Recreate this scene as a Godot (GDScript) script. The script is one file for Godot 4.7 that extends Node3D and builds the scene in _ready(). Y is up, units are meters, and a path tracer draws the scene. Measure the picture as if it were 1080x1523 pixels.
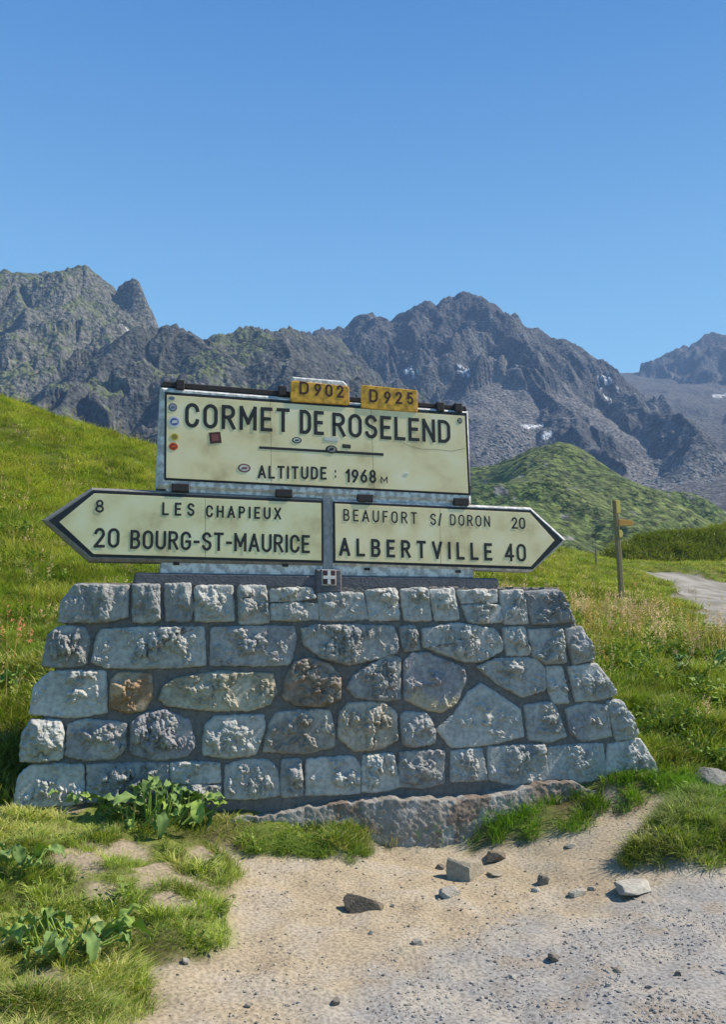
extends Node3D
# A stone wall with a col's road signs, the meadow round it, and the mountains behind.
# x runs along the wall, y up, z out of the wall's face towards the viewer; metres. y = 0 is the dirt at the wall's foot.

var RBF_P := PackedFloat32Array([-1.500,1.600,-0.105310,-1.500,3.200,-0.006558,-1.500,5.000,-0.000382,-1.500,8.000,-0.000819,0.500,1.600,0.017020,0.500,3.200,0.007778,0.500,5.000,0.002086,0.500,8.000,0.002057,2.500,1.600,-0.045209,2.500,3.200,0.015476,2.500,5.000,-0.003321,2.500,8.000,0.000292,4.500,1.600,-0.009347,4.500,3.200,0.011924,4.500,5.000,0.000541,4.500,8.000,0.000902,-3.500,4.000,0.006165,-3.500,8.000,-0.000971,7.000,8.000,0.000739,7.000,4.000,-0.005160,0.300,0.800,0.101437,1.200,0.800,-0.066309,-1.980,0.160,0.178164,-1.271,0.160,-0.114373,-0.690,0.160,-0.071669,-0.213,0.160,0.041197,0.283,0.160,-0.074528,0.656,0.160,-0.196760,0.946,0.160,0.034805,1.446,0.160,-0.037830,1.969,0.160,-0.253480,2.435,0.160,0.236812,-1.964,0.950,0.065545,-1.460,0.850,0.088732,-1.884,1.600,0.004020,-1.446,1.550,0.044579,2.419,0.750,0.053559,2.935,0.150,-0.318121,1.865,0.600,0.213229,2.831,-0.300,0.174327,3.720,-1.200,0.011324,3.510,-0.600,-0.001802,4.254,-2.400,-0.025171,4.866,-2.400,0.021360,5.473,-5.000,0.011180,7.149,-5.500,-0.011515,9.692,-12.500,0.011542,12.756,-13.000,-0.014889,17.503,-24.000,-0.015798,14.791,-24.000,0.024533,23.304,-31.000,0.001065,26.713,-32.000,0.014859,20.877,-26.000,0.014572,15.504,-17.000,-0.003851,-2.054,0.000,-0.239631,-2.339,-2.500,-0.024051,-2.277,-5.000,-0.003565,-1.627,-6.000,-0.002479,-2.226,-9.000,0.080025,-3.234,-9.000,-0.054970,-4.002,-15.000,-0.037526,-1.882,-16.000,0.042660,-5.180,-24.000,-0.013401,-2.701,-24.000,0.000677,-0.463,-24.000,-0.001057,3.747,-26.000,0.008634,8.449,-25.000,-0.012299,11.635,-24.000,-0.001411,-1.000,-0.900,0.167646,1.000,-0.900,0.144570,2.000,-1.000,-0.029996,0.000,-3.000,-0.029802,1.500,-5.000,0.003179,2.000,-12.000,-0.040205,-9.000,-24.000,0.024017,-9.000,-9.000,0.004013,-6.000,-2.500,0.010652,-6.000,2.000,-0.008204,8.000,0.000,0.005260,11.000,-6.000,0.004252,16.000,-13.000,0.009694,22.000,-24.000,-0.022694,-14.000,-48.000,-0.000714,-4.000,-48.000,-0.001715,6.000,-48.000,-0.001052,16.000,-48.000,-0.001759,28.000,-48.000,-0.008373,-14.000,-62.000,-0.002916,0.000,-62.000,0.000727,14.000,-62.000,0.001037,30.000,-62.000,0.002129])
const RBF_A := Vector3(27.45317, -0.01940, 0.07368)
const DIRT := [-1.266,2.288,-1.226,1.871,-1.004,1.834,-0.849,1.642,-0.834,1.292,-0.905,1.102,-0.663,0.791,-0.686,0.544,-0.796,0.294,-0.677,0.237,-0.607,0.342,-0.255,0.375,0.088,0.381,0.234,0.203,0.295,0.118,0.896,0.161,0.900,0.271,1.306,0.342,1.695,0.413,2.148,0.307,2.399,0.213,2.509,0.250,1.978,0.699,1.646,0.895,1.621,1.035,2.145,1.243,8.000,0.900,9.000,12.000,-2.200,12.000,-2.000,6.000,-1.450,3.200]
const PATH := [17.638,-24.439,19.216,-25.551,20.614,-25.204,21.579,-24.925,22.910,-23.182,5.495,-2.196,8.885,-7.786,11.529,-11.927,14.978,-17.844,16.666,-21.637]
const GRAVEL := [2.117,1.280,1.644,1.181,0.787,1.519,0.241,1.851,-0.291,2.193,-0.601,2.398,0.000,5.000,-1.000,12.000,9.000,12.000,9.000,0.800]
const STONES := [
	[-1.774,1.608,-1.763,1.738,-1.684,1.847,-1.354,1.846,-1.357,1.639,-1.517,1.612],
	[-1.320,1.850,-1.151,1.852,-1.146,1.630,-1.175,1.612,-1.313,1.612],
	[-1.111,1.857,-0.948,1.859,-0.932,1.697,-0.948,1.617,-1.098,1.621],
	[-0.912,1.845,-0.670,1.848,-0.654,1.621,-0.909,1.617],
	[-0.620,1.848,-0.440,1.850,-0.416,1.608,-0.613,1.599],
	[-0.399,1.832,-0.126,1.844,-0.089,1.770,-0.398,1.745],
	[-0.398,1.731,-0.079,1.737,-0.075,1.626,-0.398,1.621],
	[-0.065,1.807,0.249,1.809,0.285,1.631,-0.052,1.621],
	[0.278,1.828,0.496,1.840,0.517,1.631,0.305,1.622],
	[0.536,1.835,0.727,1.847,0.757,1.622,0.561,1.622],
	[0.752,1.832,0.932,1.844,0.966,1.631,0.792,1.622],
	[0.963,1.834,1.266,1.842,1.273,1.753,1.001,1.742],
	[1.000,1.728,1.293,1.729,1.299,1.607,1.048,1.602],
	[1.297,1.827,1.479,1.839,1.511,1.602,1.319,1.597],
	[1.489,1.829,1.767,1.841,1.892,1.612,1.548,1.592],
	[-1.865,1.332,-1.837,1.523,-1.765,1.578,-1.620,1.569,-1.592,1.500,-1.603,1.338,-1.714,1.326],
	[-1.562,1.350,-1.535,1.521,-1.507,1.560,-0.859,1.577,-0.842,1.320,-0.995,1.309,-1.465,1.315],
	[-0.802,1.319,-0.797,1.572,-0.240,1.576,-0.231,1.494,-0.254,1.380,-0.277,1.322],
	[-0.184,1.562,-0.090,1.585,0.466,1.579,0.499,1.490,0.492,1.396,0.388,1.360,0.146,1.321,-0.044,1.365,-0.161,1.448],
	[0.520,1.570,0.630,1.579,0.671,1.418,0.552,1.405],
	[0.690,1.560,0.945,1.593,1.228,1.559,1.303,1.462,1.290,1.399,1.116,1.324,0.987,1.335,0.836,1.384,0.697,1.432],
	[1.307,1.559,1.477,1.568,1.511,1.373,1.336,1.370],
	[1.509,1.548,1.768,1.558,1.804,1.312,1.642,1.309,1.537,1.363],
	[1.807,1.558,1.945,1.567,2.030,1.334,1.858,1.301],
	[-1.929,1.033,-1.904,1.207,-1.815,1.289,-1.485,1.293,-1.465,1.030,-1.661,1.010],
	[-1.445,1.072,-1.434,1.241,-1.380,1.275,-1.193,1.268,-1.185,1.130,-1.226,1.045,-1.331,1.027],
	[-1.129,1.107,-1.101,1.193,-1.016,1.243,-0.708,1.274,-0.392,1.261,-0.364,1.135,-0.414,1.057,-0.549,1.020,-0.903,1.042,-1.077,1.063],
	[-0.323,1.112,-0.286,1.246,-0.231,1.335,-0.138,1.361,0.003,1.319,0.074,1.240,0.082,1.081,-0.045,1.039,-0.231,1.053],
	[0.135,1.162,0.193,1.248,0.438,1.378,0.516,1.350,0.510,1.072,0.383,1.066,0.191,1.097],
	[0.550,1.326,0.611,1.386,0.736,1.385,0.785,1.356,0.986,1.283,1.009,1.203,0.927,1.040,0.825,0.982,0.725,0.998,0.549,1.072],
	[1.099,1.287,1.246,1.342,1.563,1.339,1.623,1.265,1.627,1.121,1.444,1.072,1.265,1.161],
	[1.640,1.275,1.764,1.278,1.804,1.021,1.681,1.019,1.644,1.144],
	[1.819,1.277,2.050,1.294,2.204,1.085,2.118,1.048,1.870,1.029],
	[-1.971,0.748,-1.966,0.899,-1.923,0.992,-1.750,0.987,-1.727,0.912,-1.729,0.755,-1.852,0.744],
	[-1.701,0.767,-1.692,0.961,-1.599,0.983,-1.341,0.959,-1.349,0.796,-1.406,0.747,-1.570,0.741],
	[-1.307,0.773,-1.300,0.962,-1.225,1.011,-1.098,1.034,-0.945,0.965,-0.895,0.801,-0.963,0.740,-1.176,0.726],
	[-0.842,0.748,-0.832,0.928,-0.771,0.982,-0.450,0.987,-0.445,0.895,-0.503,0.736,-0.680,0.721],
	[-0.444,0.751,-0.400,0.937,-0.346,1.002,0.001,1.011,0.033,0.903,0.032,0.761,-0.186,0.733],
	[0.070,0.835,0.086,0.991,0.143,1.049,0.383,1.052,0.479,0.982,0.485,0.800,0.378,0.749,0.187,0.733],
	[0.517,0.958,0.552,0.980,0.700,0.967,0.766,0.859,0.754,0.768,0.620,0.750,0.533,0.762],
	[0.786,0.859,0.925,0.970,1.031,1.108,1.125,1.163,1.414,0.982,1.437,0.793,1.223,0.753,0.892,0.732],
	[1.457,1.005,1.681,1.023,1.775,0.782,1.640,0.749,1.483,0.768],
	[1.786,0.973,1.950,1.008,2.114,0.990,2.139,0.771,1.908,0.745,1.814,0.805],
	[2.116,1.014,2.228,1.026,2.362,0.788,2.321,0.756,2.181,0.745],
	[-1.998,0.476,-1.975,0.655,-1.911,0.713,-1.602,0.709,-1.589,0.476,-1.761,0.464],
	[-1.561,0.474,-1.565,0.708,-1.073,0.697,-1.066,0.554,-1.106,0.461],
	[-1.052,0.701,-0.745,0.689,-0.731,0.561,-1.041,0.570],
	[-1.032,0.557,-0.730,0.548,-0.734,0.455,-1.013,0.460],
	[-0.694,0.462,-0.692,0.666,-0.591,0.696,-0.413,0.689,-0.358,0.631,-0.340,0.466,-0.545,0.455],
	[-0.327,0.457,-0.322,0.686,-0.199,0.690,-0.177,0.459],
	[-0.154,0.458,-0.149,0.688,0.163,0.694,0.214,0.630,0.212,0.454],
	[0.231,0.462,0.243,0.696,0.449,0.702,0.503,0.485,0.397,0.463],
	[0.498,0.485,0.507,0.709,0.827,0.711,0.816,0.494,0.663,0.469],
	[0.875,0.505,0.891,0.704,1.109,0.710,1.146,0.502],
	[1.162,0.502,1.165,0.722,1.586,0.727,1.627,0.482,1.365,0.456],
	[1.611,0.482,1.627,0.707,2.059,0.716,2.093,0.486,1.945,0.454],
	[2.084,0.510,2.113,0.709,2.376,0.739,2.511,0.516,2.468,0.456,2.189,0.448]]
const WORDS := [
	["T","CORMET",-1.005,2.943,3.124,-0.269,2.945,3.116],
	["T","DE",-0.198,2.941,3.117,-0.020,2.938,3.117],
	["T","ROSELEND",0.041,2.935,3.115,0.944,2.927,3.100],
	["T","ALTITUDE",-0.497,2.604,2.700,-0.003,2.614,2.705],
	["T",":",0.056,2.624,2.693,0.066,2.625,2.693],
	["T","1968",0.135,2.600,2.699,0.365,2.602,2.701],
	["T","M",0.398,2.606,2.655,0.448,2.605,2.655],
	["L","8",-1.580,2.329,2.417,-1.523,2.331,2.419],
	["L","LES",-1.145,2.324,2.412,-0.928,2.324,2.416],
	["L","CHAPIEUX",-0.851,2.319,2.403,-0.331,2.317,2.403],
	["L","20",-1.581,2.096,2.228,-1.417,2.097,2.229],
	["L","BOURG-ST-MAURICE",-1.348,2.092,2.222,-0.126,2.085,2.211],
	["R","BEAUFORT",0.116,2.321,2.410,0.667,2.313,2.397],
	["R","S/",0.768,2.308,2.395,0.858,2.309,2.395],
	["R","DORON",0.921,2.311,2.396,1.236,2.306,2.388],
	["R","20",1.409,2.298,2.387,1.520,2.298,2.385],
	["R","ALBERTVILLE",0.083,2.071,2.202,1.246,2.056,2.184],
	["R","40",1.344,2.053,2.186,1.516,2.053,2.187],
	["A","D",-0.201,3.231,3.326,-0.132,3.228,3.326],
	["A","902",-0.093,3.226,3.321,0.126,3.222,3.316],
	["B","D",0.318,3.204,3.303,0.385,3.203,3.302],
	["B","925",0.431,3.201,3.295,0.659,3.204,3.300]]
const TOP_FRAME := [-1.189,2.514,-1.174,3.231,1.106,3.195,1.104,2.482]
const TOP_BLACK := [-1.136,2.569,-1.145,3.190,1.083,3.171,1.092,2.541]
const TOP_CREAM := [-1.123,2.584,-1.131,3.168,1.063,3.145,1.072,2.555]
const LEFT_FRAME := [-1.913,2.274,-1.608,2.503,-0.023,2.487,-0.021,2.003,-1.611,2.008]
const LEFT_BLACK := [-1.869,2.268,-1.597,2.481,-0.028,2.465,-0.028,2.020,-1.593,2.036]
const LEFT_CREAM := [-1.803,2.261,-1.590,2.459,-0.045,2.444,-0.045,2.037,-1.580,2.054]
const RIGHT_FRAME := [0.034,2.004,0.036,2.484,1.580,2.470,1.867,2.226,1.568,1.982]
const RIGHT_BLACK := [0.042,2.022,0.043,2.462,1.572,2.445,1.830,2.223,1.568,1.997]
const RIGHT_CREAM := [0.057,2.038,0.057,2.444,1.561,2.424,1.755,2.219,1.553,2.018]
const PLATE_A := [-0.267,3.173,-0.262,3.330,0.168,3.314,0.171,3.173]
const PLATE_B := [0.256,3.156,0.261,3.333,0.693,3.318,0.692,3.149]
const SEAMS := [-0.410,3.151,-0.400,2.544,0.333,3.172,0.346,2.532,-0.857,2.447,-0.849,2.039,0.845,2.430,0.841,2.020]
const MISC := [-1.145,1.999,1.104,1.976,1.101,1.887,-1.143,1.909,-1.317,1.938,1.296,1.929,1.294,1.854,-1.315,1.849,0.004,1.916,-0.488,2.826,0.422,2.818,0.033,2.837]
const STICKERS := [[-1.097,3.145,0.023,0.016],[-1.089,3.081,0.030,0.030],[-1.076,2.979,0.040,0.040],[-1.072,2.872,0.028,0.028],[-1.079,2.804,0.031,0.028],[-0.795,2.880,0.040,0.040],[-0.219,2.892,0.035,0.023],[-0.592,2.674,0.045,0.031],[0.145,2.866,0.031,0.014],[0.030,2.911,0.052,0.017],[1.022,3.105,0.020,0.022],[0.594,2.681,0.019,0.009]]
const BRACKETS := [-1.026,2.520,-0.310,2.508,0.281,2.492,1.016,2.490,-1.040,3.260,-0.321,3.264,0.874,3.218,1.018,3.219,-0.296,2.001,0.294,1.984,0.984,1.976,-1.042,2.001]
const CRACK := [0.575,2.911,0.636,2.889,0.719,2.873,0.834,2.876,0.939,2.868,1.003,2.882,1.057,2.894]
const ROCKS := [[0.705,0.649,0.221,0.141],[-0.095,1.190,0.202,0.109],[0.464,1.042,0.131,0.074],[1.132,0.900,0.079,0.066],[1.510,1.267,0.273,0.085],[1.210,1.167,0.110,0.042],[0.886,0.697,0.115,0.027],[1.011,0.437,0.194,0.055],[0.033,1.761,0.057,0.035],[0.611,2.051,0.063,0.042],[0.335,2.210,0.040,0.023],[-0.145,1.576,0.033,0.022],[1.304,1.154,0.060,0.026],[2.902,0.067,0.383,0.186],[0.885,0.402,0.065,0.037],[0.621,0.454,0.054,0.041],[1.020,1.013,0.051,0.034],[0.093,1.169,0.031,0.024],[0.816,2.285,0.038,0.027],[1.059,2.387,0.035,0.024],[-1.076,1.848,0.040,0.030],[-0.500,2.323,0.043,0.028],[0.676,2.442,0.030,0.020],[1.491,0.557,0.075,0.028]]
const POST := Vector3(9.511, 2.698, -12.198)
const STAKE := Vector3(13.599, 4.391, -20.560)
const DOCK_A := Vector3(-1.125, 0.245, 0.187)
const DOCK_B := Vector3(-1.601, 0.007, 1.871)
const DOCK_C := Vector3(-1.890, 0.208, 1.170)
const DOCK_D := Vector3(-2.268, 1.077, -1.813)
const DOCK_E := Vector3(4.494, 1.127, -2.172)
const DOCK_F := Vector3(-1.663, 0.383, -0.074)
const TUSS_A := Vector3(1.923, 0.101, 1.036)
const TUSS_B := Vector3(2.300, 0.165, 0.844)
const SORREL := Vector3(-2.234, 1.232, -2.302)
const BARE := [[-1.582,0.860,0.158],[-1.110,1.017,0.178],[-1.316,0.660,0.099],[-1.109,1.322,0.110],[1.970,0.511,0.194],[-1.678,0.014,0.073],[-1.667,2.144,0.081],[-0.898,0.622,0.108],[-1.419,1.298,0.073]]
const RIDGES := [
	["A",0.95,[-264.0,448.7,-1113.3,-190.1,464.4,-1097.7,-144.3,461.6,-1084.4,-115.1,466.1,-1087.8,-81.5,472.5,-1090.8,-70.3,478.3,-1091.5,-56.3,477.9,-1087.3,-42.8,472.2,-1082.9,-30.8,462.1,-1078.3,-14.7,442.3,-1063.6,8.6,417.3,-1043.7,38.5,379.9,-1012.9,82.0,351.7,-990.2],380],
	["A",2.10,[-14.5,435.7,-1055.6,-9.7,452.0,-1053.7,-3.0,458.5,-1053.7,4.5,462.6,-1053.7,13.0,460.1,-1051.6,20.1,453.2,-1049.5,25.0,436.1,-1047.4,32.4,411.9,-1043.2],90],
	["A",0.80,[-56.2,477.0,-1087.3,-49.9,411.5,-1012.5,-56.6,334.7,-912.0,-72.4,268.7,-820.7],171],
	["A",0.80,[-115.1,466.1,-1087.8,-120.0,364.0,-966.5,-124.3,275.7,-834.8],171],
	["B",0.95,[10.7,312.2,-853.6,20.8,317.3,-843.4,30.1,319.6,-833.1,40.3,319.1,-827.7,49.2,314.5,-822.2,61.4,312.0,-821.3,74.2,311.2,-825.3,87.0,318.3,-829.0,100.6,326.7,-837.6,114.6,333.0,-845.8,125.7,335.8,-854.4,138.6,338.1,-872.6,158.8,349.1,-909.8,185.7,366.6,-955.7,220.7,394.9,-1030.2,265.1,417.3,-1112.4],330],
	["B",0.80,[30.1,319.6,-833.1,1.5,263.8,-753.7,-22.4,216.7,-683.4,-40.0,174.8,-612.5,-47.6,140.7,-551.8],148],
	["B",0.70,[61.4,312.0,-821.3,70.4,246.2,-720.2,75.9,191.6,-629.0,78.8,146.6,-547.9],148],
	["B",0.70,[114.6,333.0,-845.8,118.3,263.6,-744.2,120.8,217.6,-662.6],148],
	["C",1.05,[266.4,494.9,-1316.9,291.9,521.1,-1362.6,314.2,540.3,-1388.4,345.6,552.4,-1401.6,357.4,546.1,-1403.7,369.7,565.4,-1405.8,388.7,583.2,-1411.0,406.2,581.3,-1411.2,429.2,576.8,-1409.7,450.9,584.4,-1402.9,478.0,598.8,-1393.9,494.2,604.0,-1388.3,506.6,591.5,-1383.8,517.5,605.2,-1379.7,528.2,610.5,-1375.7,536.7,615.9,-1372.4,547.1,612.9,-1368.3,562.6,610.6,-1362.0,572.8,607.5,-1357.8,596.8,595.7,-1358.3,625.6,577.3,-1356.3,644.7,570.2,-1358.5,673.6,557.3,-1355.6,692.9,555.9,-1357.1,716.4,537.2,-1356.2,749.7,523.5,-1361.0,778.2,511.1,-1367.9,802.2,502.5,-1377.2,860.3,479.5,-1400.8],240],
	["C",0.95,[547.1,612.9,-1368.3,544.6,510.9,-1282.8,552.3,428.8,-1180.9,544.9,359.3,-1084.6,527.4,297.8,-981.0,501.9,232.5,-869.4,453.7,165.9,-746.9],108],
	["C",0.95,[388.7,583.2,-1411.0,381.9,492.3,-1329.8,384.7,418.8,-1235.0],108],
	["C",0.95,[478.0,598.8,-1393.9,465.5,493.3,-1313.5,429.7,387.4,-1188.3,415.0,331.9,-1097.8],108],
	["C",0.95,[692.9,555.9,-1357.1,676.8,450.3,-1252.6,668.9,379.5,-1142.5,670.2,341.4,-1059.8,660.1,298.5,-970.8,632.1,249.4,-880.7],108],
	["C",0.95,[314.2,540.3,-1388.4,308.5,471.7,-1317.9,304.2,413.6,-1236.7],108],
	["D",0.42,[1182.6,748.2,-2195.5,1294.7,794.5,-2189.8,1338.2,796.8,-2175.2,1385.6,794.5,-2157.3],3000],
	["D",0.75,[1373.2,788.4,-2165.1,1396.3,800.7,-2150.4,1411.0,815.9,-2128.8,1424.0,832.9,-2108.1,1438.3,832.6,-2098.4,1452.7,834.1,-2088.5,1470.3,846.5,-2076.1,1488.0,837.8,-2063.5,1506.8,853.4,-2049.8,1521.1,864.1,-2039.3,1532.6,877.0,-2030.7,1544.2,869.1,-2021.9,1569.5,859.3,-2015.0,1629.2,889.1,-1980.1,1731.6,842.7,-1931.9],600],
	["D",0.60,[1488.0,837.8,-2063.5,1305.3,585.6,-1763.5,1029.1,352.7,-1345.8],600],
	["D",0.45,[1260.7,577.8,-1545.2,917.9,352.5,-1179.0,603.1,180.1,-790.3],3000],
	["E",0.62,[175.4,105.5,-525.1,201.0,115.0,-510.5,214.3,120.8,-499.6,225.2,124.8,-489.4,235.5,125.7,-478.9,239.6,121.7,-465.7,237.4,107.1,-438.7,226.4,84.1,-399.1,207.3,59.9,-346.6,183.5,42.7,-290.9],2000],
	["E",0.50,[235.5,125.7,-478.9,188.2,86.1,-390.8,144.4,56.1,-311.9],2000],
	["F",0.45,[36.4,9.0,-58.5,39.5,10.4,-60.1,43.3,11.8,-62.4,46.6,12.3,-63.8,49.7,12.8,-65.3,52.5,13.4,-65.7,59.0,14.4,-67.0],2000]]
const CAM := Vector3(-1.4236, 1.3000, 6.3000)
const CAM_R := Vector3(0.966402, -0.012910, 0.256710)
const CAM_U := Vector3(-0.030070, 0.986201, 0.162798)
const CAM_F := Vector3(0.255269, 0.165048, -0.952679)


var rng := RandomNumberGenerator.new()
var M := {}
var taken := {}
var hgrid := PackedFloat32Array()
var nfine := FastNoiseLite.new()
var nmid := FastNoiseLite.new()
var nbig := FastNoiseLite.new()
const GN := 341
const GH := 170

# ------------------------------------------------------------------ small helpers
func numbered(called: String) -> String:
	var k: int = taken.get(called, 0)
	taken[called] = k + 1
	return called if k == 0 else "%s_%03d" % [called, k]

func tag(o: Node, label: String, category: String, group := "", kind := "") -> Node:
	if label: o.set_meta("label", label)
	if category: o.set_meta("category", category)
	if group: o.set_meta("group", group)
	if kind: o.set_meta("kind", kind)
	return o

func base(called: String, at := Vector3.ZERO) -> Node3D:
	var o := Node3D.new()
	o.name = numbered(called)
	add_child(o)
	o.position = at
	return o

func put(called: String, mesh: Mesh, mat: Material, parent: Node = null) -> MeshInstance3D:
	var o := MeshInstance3D.new()
	o.mesh = mesh
	o.material_override = mat
	if parent == null:
		o.name = numbered(called)
		add_child(o)
	else:
		o.name = called
		parent.add_child(o, true)
	return o

func lin(r: float, g: float, b: float) -> Color:
	return Color(r, g, b).linear_to_srgb()

func noise_tex(kind: int, freq: float, stops: Array, size := 512, oct := 5, seed_ := 1, normal := 0.0) -> NoiseTexture2D:
	var n := FastNoiseLite.new()
	n.noise_type = kind
	n.frequency = freq
	n.fractal_octaves = oct
	n.seed = seed_
	if kind == FastNoiseLite.TYPE_CELLULAR:
		n.cellular_return_type = FastNoiseLite.RETURN_DISTANCE2_SUB if normal == 0.0 else FastNoiseLite.RETURN_DISTANCE
	var t := NoiseTexture2D.new()
	t.width = size
	t.height = size
	t.seamless = true
	t.noise = n
	if normal > 0.0:
		t.as_normal_map = true
		t.bump_strength = normal
	elif stops.size() > 0:
		var g := Gradient.new()
		var off := PackedFloat32Array()
		var col := PackedColorArray()
		for s in stops:
			off.append(s[0])
			col.append(s[1])
		g.offsets = off
		g.colors = col
		t.color_ramp = g
	return t

func mat(called: String, col: Color, rough := 0.9, spec := 0.35) -> StandardMaterial3D:
	var m := StandardMaterial3D.new()
	m.resource_name = called
	m.albedo_color = col
	m.roughness = rough
	m.metallic_specular = spec
	M[called] = m
	return m

func tri(m: StandardMaterial3D, albedo: Texture2D, normal: Texture2D, scale: float, nscale := 1.0, world := false) -> void:
	m.uv1_triplanar = true
	m.uv1_world_triplanar = world
	m.uv1_scale = Vector3.ONE * scale
	if albedo: m.albedo_texture = albedo
	if normal:
		m.normal_enabled = true
		m.normal_texture = normal
		m.normal_scale = nscale

func g(v: float) -> Color:
	return Color(v, v, v)

func make_materials() -> void:
	var rock_a := noise_tex(FastNoiseLite.TYPE_SIMPLEX_SMOOTH, 0.012, [[0.0, g(0.78)], [0.35, g(0.88)], [0.55, g(0.94)], [0.75, g(0.98)], [1.0, g(1.0)]], 512, 6, 3)
	var rock_n := noise_tex(FastNoiseLite.TYPE_SIMPLEX_SMOOTH, 0.03, [], 512, 5, 4, 7.0)
	var grit_n := noise_tex(FastNoiseLite.TYPE_CELLULAR, 0.09, [], 512, 3, 5, 5.0)
	var grit_a := noise_tex(FastNoiseLite.TYPE_SIMPLEX_SMOOTH, 0.06, [[0.0, g(0.6)], [0.3, g(0.78)], [0.5, g(0.88)], [0.7, g(0.95)], [1.0, g(1.0)]], 512, 5, 6)
	var flake := noise_tex(FastNoiseLite.TYPE_SIMPLEX_SMOOTH, 0.011, [[0.0, lin(0.34, 0.335, 0.33)], [0.42, lin(0.44, 0.435, 0.43)], [0.52, lin(0.55, 0.55, 0.54)], [0.62, lin(0.66, 0.66, 0.65)], [1.0, lin(0.72, 0.71, 0.69)]], 512, 6, 7)
	var m := mat("stone", Color.WHITE, 0.88)
	m.vertex_color_use_as_albedo = true
	tri(m, rock_a, rock_n, 3.2, 0.5)
	m = mat("mortar", lin(0.165, 0.157, 0.150), 0.95)
	tri(m, rock_a, rock_n, 3.5, 0.7)
	m = mat("footing", Color.WHITE, 0.95)
	m.vertex_color_use_as_albedo = true
	tri(m, rock_a, grit_n, 2.2, 0.7)
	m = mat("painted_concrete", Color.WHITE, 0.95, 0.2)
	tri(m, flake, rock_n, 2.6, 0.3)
	m = mat("grey_concrete", lin(0.40, 0.39, 0.38), 0.9)
	tri(m, rock_a, grit_n, 3.0, 0.35)
	m = mat("dull_shaded_concrete", lin(0.27, 0.255, 0.24), 0.95, 0.2)  # weathered grey-brown; shade of the left-facing bevels is also put into this colour
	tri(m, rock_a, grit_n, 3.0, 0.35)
	m = mat("slab", lin(0.13, 0.13, 0.145), 0.9)
	tri(m, rock_a, rock_n, 2.5, 0.4)
	var enamel := noise_tex(FastNoiseLite.TYPE_SIMPLEX_SMOOTH, 0.006, [[0.0, lin(0.55, 0.43, 0.22)], [0.25, lin(0.70, 0.58, 0.32)], [0.42, lin(0.77, 0.65, 0.37)], [0.7, lin(0.80, 0.69, 0.42)], [1.0, lin(0.82, 0.74, 0.52)]], 512, 6, 8)
	m = mat("enamel", Color.WHITE, 0.4, 0.4)
	tri(m, enamel, null, 0.9)
	m = mat("enamel_pale", lin(0.92, 0.99, 1.0), 0.4, 0.4)
	tri(m, enamel, null, 0.9)
	mat("black_enamel", lin(0.018, 0.018, 0.022), 0.45, 0.4)
	mat("letter", lin(0.03, 0.03, 0.03), 0.55)
	mat("letter_brown", lin(0.07, 0.03, 0.02), 0.55)
	m = mat("yellow_enamel", lin(0.80, 0.42, 0.04), 0.4, 0.4)
	tri(m, grit_a, null, 0.5)
	m = mat("iron", lin(0.05, 0.042, 0.042), 0.75)
	tri(m, rock_a, rock_n, 6.0, 0.3)
	m = mat("ground", Color.WHITE, 0.97, 0.2)
	m.vertex_color_use_as_albedo = true
	tri(m, grit_a, grit_n, 1.1, 0.34, true)
	m = mat("pebble", Color.WHITE, 0.9)
	m.vertex_color_use_as_albedo = true
	m = mat("rock", Color.WHITE, 0.9)
	m.vertex_color_use_as_albedo = true
	tri(m, rock_a, rock_n, 4.5, 0.7)
	m = mat("grass", Color.WHITE, 0.65, 0.3)
	m.vertex_color_use_as_albedo = true
	m.cull_mode = BaseMaterial3D.CULL_DISABLED
	m.backlight_enabled = true
	m.backlight = Color(0.7, 0.75, 0.4)
	m = mat("leaf", Color.WHITE, 0.72, 0.3)
	m.vertex_color_use_as_albedo = true
	m.cull_mode = BaseMaterial3D.CULL_DISABLED
	m.backlight_enabled = true
	m.backlight = Color(0.4, 0.5, 0.2)
	m = mat("wood", lin(0.30, 0.23, 0.13), 0.85)
	tri(m, rock_a, rock_n, 4.0, 0.5)
	mat("yellow_paint", lin(0.72, 0.52, 0.12), 0.6)
	mat("orange_board", lin(0.55, 0.28, 0.07), 0.7)
	var far_a := noise_tex(FastNoiseLite.TYPE_SIMPLEX_SMOOTH, 0.02, [[0.0, g(0.35)], [0.38, g(0.6)], [0.52, g(0.85)], [0.7, g(1.0)], [1.0, g(1.0)]], 1024, 6, 13)
	var far_n := noise_tex(FastNoiseLite.TYPE_SIMPLEX_SMOOTH, 0.02, [], 1024, 6, 14, 26.0)
	m = mat("mountain", Color.WHITE, 0.95, 0.2)
	m.vertex_color_use_as_albedo = true
	tri(m, far_a, far_n, 0.0085, 1.0, true)

# ------------------------------------------------------------------ ground
func rbf(x: float, z: float) -> float:
	var s := RBF_A.x + RBF_A.y * x + RBF_A.z * z
	var i := 0
	var n := RBF_P.size()
	while i < n:
		var dx := x - RBF_P[i]
		var dz := z - RBF_P[i + 1]
		var r2 := dx * dx + dz * dz
		if r2 > 1e-9:
			s += RBF_P[i + 2] * r2 * 0.5 * log(r2)
		i += 3
	return s

func poly_sd(p: PackedVector2Array, x: float, z: float) -> float:   # > 0 inside
	var q := Vector2(x, z)
	var best := 1e9
	var inside := false
	var n := p.size()
	var a := p[n - 1]
	for k in n:
		var b := p[k]
		var ab := b - a
		var t := clampf((q - a).dot(ab) / ab.length_squared(), 0.0, 1.0)
		best = minf(best, q.distance_squared_to(a + ab * t))
		if (a.y > z) != (b.y > z) and x < (b.x - a.x) * (z - a.y) / (b.y - a.y) + a.x:
			inside = not inside
		a = b
	return sqrt(best) * (1.0 if inside else -1.0)

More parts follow.
